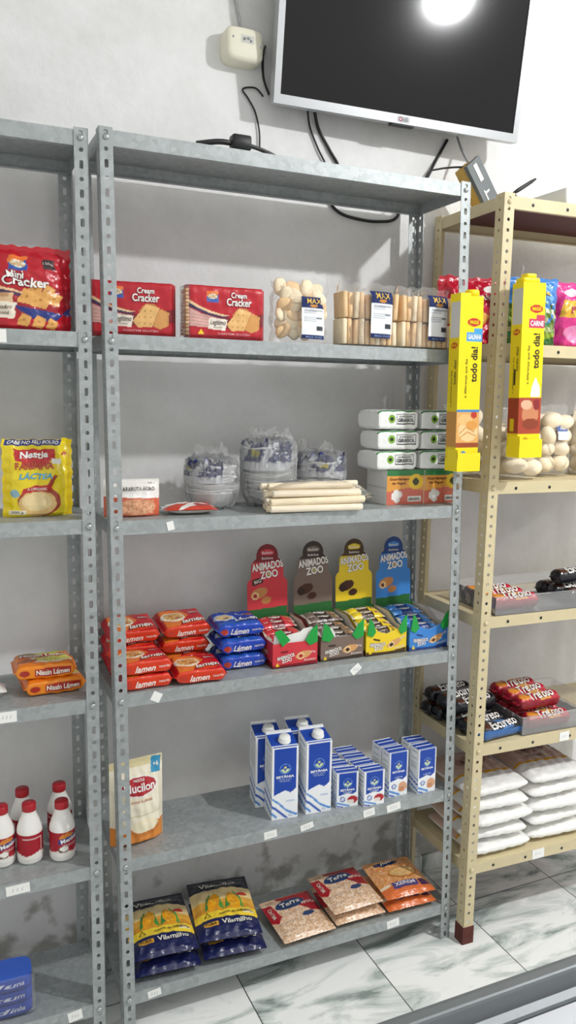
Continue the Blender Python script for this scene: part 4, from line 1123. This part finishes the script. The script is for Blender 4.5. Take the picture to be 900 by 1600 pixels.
# ---------------------------------------------------------------- bottom shelf: corn meal, popcorn and rice bags
Z6 = ZM[5]+.0005
a = Art(16, 23, '1b2150'); a.R(0, 6.2, 16, 16.2, 'e3a93c').R(0, 13.0, 16, 17.6, 'e8cf96').P([(0, 8), (16, 8), (16, 10), (9, 11.5), (0, 10)], 'd9962e').P([(0, 17.8), (16, 17.2), (16, 23), (0, 23)], '1a1c2c')
a.P([(0, 6.2), (16, 5.6), (16, 9), (0, 8.4)], 'f3d23a')
for cx, rt_ in ((5.4, 16), (10.6, -10)):
    a.P([(cx-2.6, 9), (cx-1.0, 10), (cx-.4, 15.5), (cx-1.6, 14)], '3f8a3a').P([(cx+2.4, 9), (cx+1.0, 10), (cx+.4, 15.8), (cx+1.8, 14)], '4d9a40').E(cx, 11.8, 1.5, 3.4, 'f2a818', -rt_).G(cx-1.2, 9.3, cx+1.2, 14.2, ['f6bd2c', 'e89a14'], 5, .45, .6)
a.T('Vilamilho', 7.6, 19.6, 9.6, 1.8, 'd8d4c4', bold=.03).T('Vilamilho', 10.2, 4.3, 7.6, 1.5, 'ece8dc', bold=.03).P([(1.8, 3.6), (5.6, 3.6), (5.6, 4.9), (1.8, 4.9)], 'd8a13a').T('FUBA', 3.7, 4.25, 2.8, .8, '3a2a18', bold=.02)
a.T('cuscuz de milho', 9.6, 7.4, 7, .9, '3a2a18', bold=.02).P([(2.2, 6.8), (4.2, 6.8), (3.2, 8.6)], '3a3a18').P([(2.6, 7.0), (3.8, 7.0), (3.2, 8.1)], 'f3d23a').R(12.2, 6.7, 15.2, 7.7, 'f4e6b8').T('500g', 13.7, 7.2, 2.0, .7, '3a2a18')
a.E(13.2, 14.2, 1.5, .7, 'b5321e')
PVB = [(0, .05), (.05, .5), (.14, .85), (.3, 1), (.65, 1), (.8, .75), (.92, .3), (.96, .08), (1, .05)]
vm = tag(pillow(a, .160, .205, .040, back='1b2150', pv=PVB, lay=True, seed=71, wr=.0022, mat='foil2', build='corn_meal_bag'), 'x', 'corn meal', 'corn meal bags')
g = 'corn meal bags'
def lie(o, x, y, z, rz, label, group, h, rx):
    return put(o, x, y, z+h/2*math.sin(math.radians(rx)), rz, label, group, rx=rx)
lie(vm, .122, .118, Z6, -5, 'navy and yellow corn meal bag at the bottom of the left pile', g, .21, 5)
lie(vm, .116, .118, Z6+.0435, -4, 'navy and yellow corn meal bag on top of the left pile', g, .21, 5)
lie(vm, .294, .112, Z6, -6, 'navy and yellow corn meal bag at the bottom of the right pile', g, .21, 5)
lie(vm, .286, .116, Z6+.0435, -8, 'navy and yellow corn meal bag on top of the right pile beside the grain bags', g, .21, 8)
gr = ['e4c6ab', 'd6b08e', 'ecd6bf', 'c9a07c', 'dfbb9a']
a = Art(15, 20, 'dcb797'); a.G(0, 0, 15, 20, gr, 2, .42, 1)
a.P([(4.5, 20), (15, 20), (15, 9.5), (11.5, 9.2), (9.6, 12.4), (6.0, 14.6)], '9c1622').E(7.2, 14.6, 4.4, 2.3, '1f3764', 10).T('Terra', 7.2, 14.6, 5.8, 2.0, 'd9d4c8', rot=10, bold=.03, shear=.3).E(10.2, 8.2, 1.9, 1.1, '2a3f6c', 15).P([(0, 17.6), (0, 9.5), (1.6, 7.8), (3, 9.8), (2.2, 16.6)], 'b01826').T('MILHO', 1.3, 12.6, 5, .9, 'e8d8cc', rot=90, bold=.02).T('PIPOCA', 12.2, 13.4, 4.2, 1.0, 'e8d8cc', rot=10, bold=.02)
PVR = [(0, .04), (.06, .6), (.15, .9), (.3, 1), (.75, .95), (.88, .65), (.95, .1), (1, .05)]
pc = tag(pillow(a, .150, .166, .031, back='dcb78c', pv=PVR, lay=True, seed=81, wr=.0018, mat='foil2', build='grain_bag'), 'x', 'grain', 'clear grain bags')
g = 'clear grain bags'
lie(pc, .484, .086, Z6, 2, 'clear bag of pale grain with red print, single one beside the corn meal', g, .165, 3)
lie(pc, .642, .096, Z6, 0, 'clear bag of pale grain with red print, lower of the pile of two', g, .165, 2)
lie(pc, .634, .097, Z6+.0325, 1, 'clear bag of pale grain with red print, upper of the pile of two', g, .165, 2)
a = Art(15.5, 19, 'e0a06a'); a.G(0, 0, 15.5, 19, ['e3a468', 'dc9450', 'eab988', 'd8884a'], 3, .42, .8).P([(0, 0), (15.5, 0), (15.5, 4.6), (0, 4.2)], 'd9703a').E(9.4, 9.8, 4.6, 2.7, 'b5702c').E(9.4, 10.1, 4.0, 2.2, 'e6b878').G(6, 8.4, 12.8, 12, ['edc890', 'd9a860'], 6, .4, .6)
a.E(6.6, 16.0, 4.0, 1.9, '1d2b56', 6).T('Juju', 6.6, 16.0, 4.4, 1.9, 'e8dccc', rot=6, bold=.03, shear=.3).R(3.4, 2.6, 11.4, 5.6, '54487c').T('XEREM', 7.4, 4.3, 6.4, 1.5, 'd8d2de', bold=.04).R(11.8, 2.4, 14.8, 5.2, '4a2a4c').P([(0, 4.4), (3, 4.4), (3, 5.4), (0, 5.6)], 'f0dcc0')
jj = tag(pillow(a, .150, .164, .031, back='d8a878', pv=PVR, lay=True, seed=91, wr=.0018, mat='foil2', build='corn_grit_bag'), 'x', 'corn grits', 'orange grit bags')
g = 'orange grit bags'
lie(jj, .802, .088, Z6, -2, 'orange grain bag, lower of the orange pile by the right post', g, .16, 2)
lie(jj, .800, .090, Z6+.0325, -3, 'orange grain bag with navy oval, upper of the pile by the right post', g, .16, 2)

# ================================================================ left shelf unit
L2, L3, L4, L5, L6 = [z+.0005 for z in ZL[1:]]
a = Art(20, 17, 'b81325'); a.P([(0, 8.8), (6, 8.4), (12, 7.6), (20, 9.2), (20, 3), (0, 3)], '9c1022').B([(0, 8.8), (5, 8.3), (10, 7.4), (14, 7.6)], [.8, .6, .4, .2], 'e9c79a').B([(0, 8.0), (5, 7.6), (10, 6.8), (14, 7.0)], [.9, .8, .5, .2], '3a2a55')
a.P([(0, 7.5), (8, 7.0), (9, 3.4), (0, 3.4)], 'd8b08a').G(0, 3.4, 8.5, 7.2, ['e6c39a', 'c99a6a', 'dcb488'], 2, .9, .9)
a.P([(8.5, 4.8), (20, 3.2), (20, 5.2), (16.5, 1.6), (12, 2.2)], '23327e')
for cx, cy, r_ in ((11.2, 6.6, 1.9), (14.0, 6.0, 2.0), (16.6, 6.4, 1.7), (12.8, 8.2, 1.7), (15.4, 7.8, 1.5), (10.5, 1.9, 1.5), (13.4, 1.6, 1.5), (16.0, 1.3, 1.3)):
    a.P([(cx-r_, cy-r_*.6), (cx+r_*.5, cy-r_*.9), (cx+r_, cy+r_*.4), (cx-r_*.3, cy+r_*.9)], 'e2a659').E(cx, cy, .3, .3, 'b87c34').E(cx-.5*r_, cy-.1*r_, .2, .2, 'c48a42')
a.P([(3.0, 2.4), (8.6, 2.0), (9.2, 5.2), (3.0, 5.6)], 'eee4d2').T('Sabor maduro', 6.0, 4.3, 4.8, .8, '6a4a3a', shear=.3).T('artesanal', 6.0, 3.2, 3.4, .7, '6a4a3a', shear=.3)
a.R(7.8, 11.8, 11.4, 14.8, '2f56a6').P([(7.8, 13.2), (11.4, 14.0), (11.4, 14.8), (7.8, 14.8)], 'e8742c').E(9.6, 13.2, 1.5, .8, 'f3f0e6').T('G3C', 9.6, 13.2, 2.8, 1.1, 'd8a33a', bold=.03)
a.T('Mini', 9.0, 10.9, 3.2, 1.5, 'f6f2ee', bold=.035, out='7a0d18').T('Cracker', 11.0, 9.5, 9.0, 1.9, 'f6f2ee', bold=.04, out='7a0d18', rot=-3).R(14.4, 12.2, 16.8, 14.4, '3a2a2e').T('150g', 15.6, 13.3, 1.9, .7, 'd8c8c0').P([(.8, 1), (2.2, 1), (1.5, 2.2)], 'f2cf2c')
t = tag(pillow(a, .200, .168, .072, back='b81325', seed=103, wr=.003, mat='foil2', build='mini_cracker_bag', edge=.003,
               pv=[(0, .7), (.04, .95), (.3, 1), (.7, .8), (.88, .35), (.94, .1), (1, .06)]), 'red bag of mini crackers at the top left beside the post', 'crackers')
put(t, -.178, .075, L2, -4)
a = Art(15, 17, 'eed51c'); a.P([(.6, 15.6), (12.6, 15.6), (12.6, 17), (.6, 17)], '23307c').T('CABE NO SEU BOLSO', 6.6, 16.3, 11, .8, 'f0efe8', bold=.04)
a.P([(2.6, 12.2), (11.4, 12.2), (11.0, 14.9), (2.2, 14.9)], 'c22a2a').E(6.8, 12.0, 3, 1.2, 'c22a2a').T('Nestle', 6.6, 13.6, 6.0, 1.5, 'f6f2ee', bold=.05).T('FARINHA', 6.6, 11.2, 8.2, 1.5, 'b8482a', bold=.06).T('LÁCTEA', 6.8, 9.1, 7.0, 1.5, '5aa9c8', bold=.06)
a.E(7.4, 3.4, 4.6, 3.4, 'a8412c').E(7.0, 3.0, 4.0, 2.9, 'e6c07c').E(6.8, 3.4, 3.2, 2.0, 'f0d8a0').P([(8.2, 5.6), (9.4, 5.2), (11.4, 9.0), (10.6, 9.2)], 'a8412c').P([(3.6, 5.2), (10.4, 6.0), (9.8, 7.0), (6.6, 7.0), (4.0, 6.2)], 'c22a2a').T('A ORIGINAL', 7.0, 6.2, 4.2, .6, 'f0e6dc', bold=.02)
a.E(2.3, 5.2, .9, .9, '8fb4c4').R(1.2, .5, 4.6, 1.6, 'ece6d0').T('300 g', 2.9, 1.05, 2.4, .6, '4a4038').R(10.2, 11.6, 12.4, 12.8, 'ecebe2').E(13.2, 13.6, .7, .4, 'c25a2a').P([(13.4, 0), (15, 0), (15, 17), (13.8, 17)], 'd9b912')
t = tag(pillow(a, .148, .168, .056, back='e6cc18', seed=111, wr=.0022, mat='foil2', build='flour_pouch', edge=.002), 'yellow milk flour pouch standing upright beside the left unit post', 'flour', 'yellow flour pouches')
put(t, -.146, .125, L3, 3)
put(t, -.304, .128, L3, -2, 'yellow milk flour pouch cut by the left edge of the photo', 'yellow flour pouches')
def niss():
    a = Art(13.4, 17.0, 'e87a18'); a.R(0, 0, 13.4, 3.6, 'ee8a1c').up(1.6).E(8.2, 5.8, 4.6, 2.6, 'e8e2c8').E(8.4, 6.0, 4.0, 2.1, 'c9c04a').G(5, 4.4, 12, 7.6, ['d8cf5c', 'b8b038', 'e2d878'], 3, .4, .8).E(3.0, 5.2, 2.2, 1.4, 'a8541c').P([(1, 9), (9, 9), (8, 11.4), (2, 11.4)], '8a7a28').E(8, 10.4, 3.4, 1.3, 'b8b43c')
    a.P([(1.6, 7.2), (12.6, 7.8), (12.6, 9.6), (1.6, 9.0)], 'b02a1c').T('Nissin Lámen', 7.0, 8.4, 10.4, 1.5, 'f4ece0', rot=3, bold=.05)
    a.up(0).P([(4.4, .9), (12.0, 1.0), (12.0, 2.8), (4.4, 2.7)], 'b02a1c').T('Nissin Lámen', 8.2, 1.85, 7.0, 1.2, 'f4ece0', bold=.05).E(2.3, 1.8, 1.1, .7, 'a8281c')
    return a
nl = tag(brick(niss(), .138, .100, .036, back='e07414', lay=True, n=6, pu=PN, vs=.06, seed=121, wr=.0014, mat='foil2', build='orange_noodle_pack'), 'orange instant noodle pack, lower of the two on the left unit', 'noodles', 'orange noodle packs')
put(nl, -.126, .134, L4, 3)
put(nl, -.142, .142, L4+.0345, -2, 'orange instant noodle pack, upper of the two on the left unit', 'orange noodle packs')
t = tag(pillow(Art(8, 6, 'eceae4'), .09, .06, .03, back='e0ded8', pv=PV_PILL, lay=True, seed=7, build='white_packet'), 'white packet at the left edge beside the orange noodle packs', 'packet')
put(t, -.272, .125, L4, 0)
def milk_bottle(label):
    t = tag(empty('coconut_milk_bottle'), label, 'coconut milk', 'white bottles')
    m = MB(); m.lathe([(.020, 0), (.026, .0015), (.0285, .006), (.0287, .075), (.0275, .083), (.023, .097), (.0165, .112), (.0142, .120), (.0138, .130)], n=32); m.build('bottle', 'bottle', t)
    a = Art(18, 5.8, 'a81c2c'); a.P([(0, 0), (18, 0), (18, .9), (15, 1.6), (12, .8), (9, 1.5), (6, .8), (3, 1.6), (0, .9)], 'f0ede6')
    a.E(4.4, 4.6, 1.8, 1.0, 'd8863a').P([(2.4, 3.0), (7.4, 3.9), (7.4, 5.0), (2.4, 4.2)], '24418c').T('Menina', 4.9, 4.0, 4.2, 1.0, 'f2f0ea', rot=10, bold=.05).E(3.4, 1.7, 1.3, .8, '6a3a24').E(3.6, 1.9, 1.0, .6, 'f6f3ec').T('LEITE DE COCO', 4.9, 2.7, 3.2, .5, 'f2e6e0')
    for y_ in (1.6, 4.9): a.R(11, y_, 15.6, y_+.16, 'e6d8d4')
    for x_ in (11, 15.45): a.R(x_, 1.6, x_+.16, 5.0, 'e6d8d4')
    R_ = .02895
    S = lambda u, v: np.stack([R_*np.sin((np.asarray(u)-.27)*2*np.pi), -R_*np.cos((np.asarray(u)-.27)*2*np.pi), .014+np.asarray(v, float)*.058], -1)
    m = MB(); paint(m, a, S, .0022, wh=(.182, .058), eps=.0004); m.build('label_band', 'card', t)
    m = MB(); m.lathe([(.0155, .121), (.0158, .123), (.0158, .136), (.0145, .1385), (.001, .139)], n=28, wob=lambda a, z: .015*math.sin(28*a) if z < .137 else 0); m.build('screw_cap', 'redcap', t)
    return t
bt = milk_bottle('white bottle with red cap, front row, nearest the post')
put(bt, -.117, .092, L5, 25)
put(bt, -.187, .108, L5, 195, 'white bottle with red cap, front row, middle one turned label-back', 'white bottles')
put(bt, -.247, .118, L5, 30, 'white bottle with red cap, front row, cut by the left edge of the photo', 'white bottles')
put(bt, -.110, .178, L5, 140, 'white bottle with red cap, back row, nearest the post', 'white bottles')
put(bt, -.194, .184, L5, 100, 'white bottle with red cap, back row, behind the middle bottle', 'white bottles')
# wrapped pack of blue tins
t = tag(empty('tin_pack', (-.257, .088, L6), math.radians(-2)), 'blue shrink-wrapped pack of flat tins at the lower left edge', 'tins')
for k in range(3):
    a = Art(28, 3.0, '2348b0'); a.R(0, 0, 28, .5, '16307c').T(('Sardinha', 'Atum', 'Kaluna')[k], 9.3, 1.6, 4.6, 1.2, 'dfe4f0', bold=.03, shear=.2).R(4.4, .7, 5.6, 2.3, '16235c').P([(4.6, 1), (5.4, 1), (5.0, 2.1)], 'dfe4f0')
    Lr = []
    for q in np.linspace(0, 2*math.pi, 97): 
        e = lambda c: math.copysign(abs(c)**.5, c)
        Lr.append((.062*e(math.sin(q)), -.038*e(math.cos(q))))
    Lr = np.array(Lr)
    S = lambda u, v, z0=.001+k*.031: np.stack([np.interp((np.asarray(u)+.67) % 1.0, np.linspace(0, 1, 97), Lr[:, 0]), np.interp((np.asarray(u)+.67) % 1.0, np.linspace(0, 1, 97), Lr[:, 1]), z0+np.asarray(v, float)*.0295], -1)
    m = MB(); paint(m, a, S, .003, wh=(.28, .03), eps=.0005)
    for z in (.001+k*.031, .0305+k*.031): m.add([(x, y, z) for x, y in Lr[:-1]], [tuple(range(96))], lin('3a63c8'))
    m.build('tin', 'card', t)
m = MB(); pillow(Art(13, 9.6), .134, .097, .086, pv=[(0, .9), (.05, 1), (.95, 1), (1, .9)], pu=PBOX, seed=9, wr=.001, res=.006, mb=m); m.build('shrink_wrap', 'film', t)

# ================================================================ cream shelf unit
B2, B3, B4, B5, B6 = [z+.0008 for z in ZB[1:]]
a = Art(19, 20, 'b3142c'); a.P([(2, 4), (17, 5), (16, 12), (3, 11)], 'd0344a').T('Salgadinho', 9.5, 13.6, 11, 2.4, 'f0e6e0', rot=6, bold=.04).E(9, 8, 4, 2.4, 'e2a24c').E(14, 16.5, 2, 1, 'e8e2dc')
t = tag(pillow(a, .20, .185, .09, back='a3122a', seed=131, wr=.006, mat='foil2', edge=.004, build='snack_bag'), 'shiny red snack bag seen between the two hanging yellow boxes', 'snack')
put(t, 1.005, .145, B2, -8)
a = Art(17, 19, '3a7cc4'); a.P([(0, 0), (17, 0), (17, 6), (0, 7)], '2c6a2e').G(0, 2, 17, 12, ['4a7a34', '8a9a4c', '3c5a2a', 'b8b48a', '6a8a3c', 'dcdccc'], 3, 1.3, .75).P([(2, 13), (14, 12), (15, 17), (3, 18)], '6aa4dc').T('Fandangos', 8.4, 15, 9, 2.2, 'e8c25a', rot=-8, bold=.05, out='2a3a7a').E(5, 17, 2.6, 1.2, 'b5702c').P([(3, 1), (14, 4), (15, 3), (5, 0)], '8fae2a')
t = tag(pillow(a, .16, .180, .085, back='3a7cc4', seed=133, wr=.006, mat='foil2', edge=.004, build='green_snack_bag'), 'shiny blue and green snack bag right of the hanging yellow box', 'snack')
put(t, 1.130, .050, B2, -6)
a = Art(18, 19, 'd8388a'); a.P([(1, 9), (15, 8), (15, 13), (2, 14)], 'e0b03a').T('PIPOCA', 8.4, 11, 9, 2.2, 'a82a5c', bold=.05).E(6, 4, 4, 2.6, 'e48ab8').E(12, 3.4, 3, 2.2, '4a6ab8').R(8, 15, 14, 17.4, 'a8285c').E(5.0, 16, 2.4, 1.1, 'f0d8e4')
t = tag(pillow(a, .18, .178, .085, back='c8307c', seed=135, wr=.006, mat='foil2', edge=.004, build='pink_snack_bag'), 'shiny pink snack bag at the right edge of the photo', 'snack')
put(t, 1.310, .060, B2, -4)
a = Art(18, 19, '7c1426'); 
t = tag(pillow(a, .18, .188, .07, back='7c1426', seed=137, wr=.006, mat='foil2', edge=.004, build='dark_snack_bag'), 'dark red snack bag behind the pink one', 'snack')
put(t, 1.225, .160, B2, 3)

def rolls(seed, w, h):
    def fill(root):
        rnd = random.Random(seed); k = 0
        z = .036
        while z < h*.80:
            n_ = 2
            for i in range(n_):
                for j in (0, 1):
                    x = (i-(n_-1)/2)*w*.37+rnd.uniform(-.013, .013); y = -.022+j*.046+rnd.uniform(-.004, .004)
                    R = Matrix.Rotation(rnd.uniform(-1.1, 1.1)*(z > .05), 3, 'Y') @ Matrix.Rotation(rnd.uniform(-.4, .4), 3, 'Z')
                    m = MB(); m.ball((x, y, z+rnd.uniform(-.004, .004)), (.036*rnd.uniform(.86, 1.06), .025*rnd.uniform(.85, 1.0), .025*rnd.uniform(.88, 1.02)), rot=R, n=16, m=10); m.build('bread_roll', 'roll', root)
            z += .040
    return fill
PVG = [(0, .75), (.05, .95), (.3, 1), (.6, .9), (.75, .65), (.85, .3), (.92, .14), (1, .2)]
sl = Art(5, 4, 'd8dce4'); sl.R(0, 2.4, 5, 4, '5a6a9a').T('PÃO', 2.5, 3.2, 2.4, .9, 'f0f0f0', bold=.03)
sr = Art(5, 4, 'e6d8d4'); sr.R(0, 0, 5, 4, 'c8606a').T('PÃO', 2.5, 2, 2.6, 1.4, 'f2ece8', bold=.04)
for (x, y, wd, hh, rz, sd_, lb, lab_) in ((1.012, .165, .13, .20, 0, 1, 'clear bag of bread rolls seen between the grey and cream posts', None), (1.092, .036, .14, .19, -3, 2, 'clear bag of bread rolls right behind the cream post', None),
                                     (1.255, .090, .135, .20, 4, 3, 'clear bag of bread rolls with a small blue label, middle of the shelf', sl), (1.415, .095, .14, .205, 2, 4, 'clear bag of bread rolls with a red label near the right edge of the photo', sr)):
    film_bag('bread_bag', lb, 'bread', 'bags of bread rolls', wd, hh, .10, rolls(sd_, wd, hh), lab_, (.40, .72, .52, .72) if lab_ else None, (x, y, B3), rz, seed=140+sd_, pv=PVG, edge=.006, wr=.004)

# clear trays of biscuit rolls on the fourth and fifth levels
def open_tray(name, label, x0, y0, x1, y1, z, h, rz=-1.9):
    m = MB(); t_ = .0016; W, D = x1-x0, y1-y0
    m.box(0, 0, 0, W, D, t_)
    m.box(0, 0, t_, W, t_, h); m.box(0, D-t_, t_, W, D, h); m.box(0, t_, t_, t_, D-t_, h); m.box(W-t_, t_, t_, W, D-t_, h)
    m.box(-.003, -.003, h, W+.003, .002, h+.002); m.box(-.003, D-.002, h, W+.003, D+.003, h+.002)
    o = tag(m.build(name, 'tray'), label, 'tray', 'clear plastic trays')
    o.location = (x0, y0, z); o.rotation_euler = (0, 0, math.radians(rz)); return o
def roll_art(bg, dark, word, tc, band):
    a = Art(16.5, 12, bg); a.P([(0, 0), (16.5, 0), (16.5, 2.4), (0, 3.4)], dark).P([(5, 12), (8, 12), (12, 3), (8, 2.8)], band).T(word, 8.6, 4.7, 9, 2.6, 'f0ece6', rot=3, bold=.03, out=tc, ow=.045).E(3.2, 5.2, 1.8, 1.6, '4a2a1c' if bg != 'b81d34' else 'd88a34').R(0, 0, 1, 12, dark).R(15.6, 0, 16.5, 12, dark)
    return a
def biscuit_roll(name, art, back, seed, L=.165, D_=.048):
    return tag(brick(art, L, D_, D_*.92, back=back, n=2.3, pu=[(0, .1), (.05, .12), (.08, .85), (.12, 1), (.88, 1), (.92, .85), (.95, .12), (1, .1)], lay=True, seed=seed, wr=.001, mat='foil2', vs=.5, build=name, teps=.0019), 'x', 'biscuits')
ek = biscuit_roll('dark_biscuit_roll', roll_art('16181e', '2b5f9e', 'Escureto', '22304e', '4a78b0'), '14161c', 151)
dk = biscuit_roll('dark_biscuit_roll', roll_art('131418', '1a1c22', 'Escureto', '15161a', '4a4e58'), '131418', 154)
rd = biscuit_roll('red_biscuit_roll', roll_art('b81d34', '8a1224', 'Treloso', '7a0f20', 'e0a04c'), '8a1224', 152)
g = 'dark biscuit rolls'
# fifth level
open_tray('plastic_tray', 'clear plastic tray under the red biscuit rolls', 1.115, -.030, 1.42, .215, B5, .052)
put(ek, 1.052, -.004, B5, 5, 'black and blue biscuit roll at the shelf front beside the cream post', g)
k_ = 0
DK = ['second from the shelf front', 'third from the shelf front', 'fourth from the shelf front', 'rearmost of the lower layer']
for k in range(4):
    put(dk, 1.036-.006*k, .050+k*.052, B5, 4-(k % 3)*3, 'black biscuit roll in the lower layer, %s' % DK[k], g)
for k in range(3):
    put(dk, 1.030-.004*k, .088+k*.054, B5+.0445, 3+(k % 2)*4, 'black biscuit roll in the upper layer, %s' % ('nearest the front', 'middle one', 'rearmost one')[k], g)
RD = ['frontmost', 'second from the front', 'third from the front', 'rearmost']
for k in range(4):
    put(rd, 1.225+.003*k, .004+k*.0535, B5+.002, -2-(k % 2)*3, 'red biscuit roll in the clear tray, lower layer, %s' % RD[k], 'red biscuit rolls')
for k in range(3):
    put(rd, 1.215+.004*k, .035+k*.056, B5+.046, 2+(k % 2)*5, 'red biscuit roll on the upper layer in the clear tray, %s' % ('frontmost', 'middle', 'rearmost')[k], 'red biscuit rolls')
# fourth level
open_tray('plastic_tray', 'long clear plastic tray of flat red and dark packs, on the level below the bread', .998, -.032, 1.50, .190, B4, .050)
for k in range(3):
    put(rd, 1.088, .012+k*.053, B4+.002, -4+(k % 2)*5, 'red biscuit roll in the long clear tray below the bread, %s' % ('frontmost', 'middle', 'rearmost')[k], 'red biscuit rolls below the bread')
for k in range(3):
    put(dk, 1.345, .006+k*.053, B4+.002, 2-(k % 2)*5, 'dark biscuit roll in the long clear tray below the bread, %s' % ('frontmost', 'middle', 'rearmost')[k], 'dark biscuit rolls below the bread')
put(dk, 1.345, .055, B4+.0465, 3, 'dark biscuit roll lying on top at the right in the long clear tray', 'dark biscuit rolls below the bread')

# sugar bags
a = Art(21, 29, 'f1f0ec'); a.P([(0, 11.5), (21, 10.5), (21, 25), (0, 25)], 'd8b9a6').B([(0, 11.2), (21, 10.2)], .9, 'e3a81e').E(11, 17.5, 6, 2.4, 'b98a78', 8).T('Açúcar', 11, 17.5, 9, 2.8, '5a3a30', rot=8, bold=.03, shear=.3).E(17.6, 19.5, 2.2, 2.8, '8a2a24', 30).T('CRISTAL', 9, 13.4, 6, 1.2, '5a3a30', bold=.02)
PSU = [(0, .12), (.03, .5), (.09, .85), (.2, 1), (.8, 1), (.91, .85), (.97, .5), (1, .12)]
sg = tag(brick(a, .205, .235, .0415, back='f1f0ec', pu=PSU, n=2.7, vs=.10, lay=True, seed=161, wr=.0016, mat='foil2', res=.003, build='sugar_bag'), 'x', 'sugar', 'white sugar bags')
NN = ['bottom', 'second from the bottom', 'third from the bottom', 'second from the top', 'top']
for k in range(5):
    put(sg, 1.068+(.002, -.006, .003, -.007, -.010)[k], .085+(.0, .006, -.004, .004, .008)[k], B6+k*.0425, -3+(2, -3, 4, -2, 3)[k], 'white sugar bag, %s of the left pile beside the cream post' % NN[k], 'white sugar bags')
for k in range(5):
    put(sg, 1.278+(.004, -.004, .004, -.006, -.002)[k], .088+(.0, .004, -.004, .006, .004)[k], B6+k*.0425, -2+(-2, 3, -3, 2, 0)[k], 'white sugar bag, %s of the right pile at the photo edge' % NN[k], 'white sugar bags')
t = tag(brick(roll_art('101216', '202226', 'Cafe', '303236', '404246'), .12, .08, .075, back='101216', n=4, lay=True, seed=5, build='coffee_pack'), 'black shiny pack beyond the right sugar pile at the photo edge', 'coffee')
put(t, 1.465, .08, B6, 0)

# ---------------------------------------------------------------- hanging seasoning strips
def strip(label, tagcol, word, food, loc, rz, ry):
    t = tag(empty('hanging_dispenser', loc), label, 'seasoning dispenser', 'hanging yellow dispensers')
    t.rotation_euler = (0, math.radians(ry), math.radians(rz))
    w, d, h = .068, .042, .425; y_ = 'f3dc12'
    f = Art(6.8, 42.5, y_)
    if food == 'pasta':
        f.R(0, 5.6, 6.8, 14.6, 'e0a860').E(3.6, 9.6, 3.0, 2.6, 'efcb94').E(2.6, 12.4, 2.2, 1.4, 'e8bc7c').E(4.6, 11.0, 1.8, 1.2, 'dc9a4c').B([(1, 9), (3, 10.6), (5.6, 9.4)], .35, 'c98a48').B([(1.2, 8), (3.4, 9.4), (6, 8.4)], .3, 'c98a48').R(0, 5.6, 6.8, 6.8, '9a4a24').E(5.2, 13.6, 1.0, .8, 'c23a2c').R(0, 14.4, 6.8, 14.9, '3f86c0')
    else:
        f.R(0, 5.6, 6.8, 14.6, 'a8442c').E(3.6, 10.4, 2.6, 2.4, 'c9845c').E(2.4, 12.8, 1.8, 1.2, 'e0b090').E(5.4, 12.8, 1.0, 1.4, '8a2a2c').E(3.8, 8.0, 2.6, 1.4, '8a3c24')
        f.P([(3.4, 14.8), (6.4, 14.8), (6.2, 17.2), (4.8, 19.6), (3.8, 17.4)], 'eceae4')
    f.E(4.2, 36.2, 1.9, 1.0, 'c2281e').T('MAGGI', 4.2, 36.2, 2.6, .9, 'f3dc12', bold=.05)
    f.R(2.2, 31.6, 6.8, 33.8, tagcol).R(4.4, 33.8, 6.8, 34.8, tagcol).T(word, 4.5, 32.7, 4.0, 1.3, 'f2f4f6', bold=.05)
    f.T('todo dia!', 4.6, 26.0, 8.6, 2.0, '2a2614', rot=90, bold=.04).T('a diferença que faz', 2.4, 22.6, 9.5, .9, '4a4418', rot=90)
    f.R(0, 0, 6.8, 5.6, 'f3dc12').R(5.0, 1.2, 6.3, 2.2, 'b89c10').T('12 un', 2.6, 1.7, 2.2, .7, '4a4418').E(2.4, 3.6, .9, 1.1, '5a8fc8' if food == 'pasta' else 'b89c10')
    s = Art(4.2, 42.5, 'e8d010'); s.R(0, 34.5, 4.2, 42.5, 'f3dc12').R(.3, 32.5, 4.2, 41, 'c8c8c6').E(2.2, 30.6, 1.4, .7, 'c2281e').T('MAGGI', 2.2, 30.6, 1.9, .6, 'f3dc12', bold=.04).T('todo dia!', 2.9, 24, 6, .9, '4a4418', rot=90, bold=.02).T('a diferença que faz', 1.6, 20, 9, .6, '4a4418', rot=90)
    s.R(0, 5.6, 4.2, 14.6, 'c89048' if food == 'pasta' else '9a3c24')
    if food != 'pasta': s.R(1.8, 17.6, 2.6, 21.6, '3a3414').R(1.0, 6.0, 2.6, 9.2, 'd8be10')
    m = MB(); m2 = Art(6.8, 4.2, y_)
    carton(m, w, d, h, f, s, m2, back=Art(6.8, 42.5, 'b8b09a'))
    m.build('carton', 'card', t)
    m = MB(); m.box(-w/2-.001, -d/2-.010, -.004, w/2+.001, d/2, .026); m.box(-w/2-.001, -d/2-.010, .026, w/2+.001, -d/2-.0088, .042)
    m.box(-w/2-.001, -d/2-.010, .026, -w/2+.0002, d/2-.01, .050)
    m.build('dispensing_tray', 'yellow', t)
    m = MB()
    if food == 'pasta':
        m.lathe([(.016, 0), (.018, .002), (.018, .012), (.016, .015), (.001, .0155)], (.014, 0, h+.001), 20); m.box(-w/2, -d/2, h, -.004, d/2, h+.006)
    else:
        m.rbox(-.030, -.016, h, .022, .018, h+.012, .006); m.rbox(-.018, -.014, h+.012, .012, .014, h+.022, .005)
    m.build('lid', 'yellow', t)
    m = MB(); m.tube([(-.012, d/2+.001, h-.03), (-.012, d/2-.002, h+.02), (-.010, d/2-.008, h+.036), (-.008, d/2-.002, h+.046)], .0012, 6); m.build('hook', 'silver', t)
    return t
strip('yellow seasoning dispenser with a blue tag hanging on the grey post', '4aa0d8', 'GALINHA', 'pasta', (.868, -.028, 1.326), 0, -.5)
strip('yellow seasoning dispenser with a pink tag hanging on the cream post', 'c8385c', 'CARNE', 'meat', (1.018, -.080, 1.362), -2, -.9)
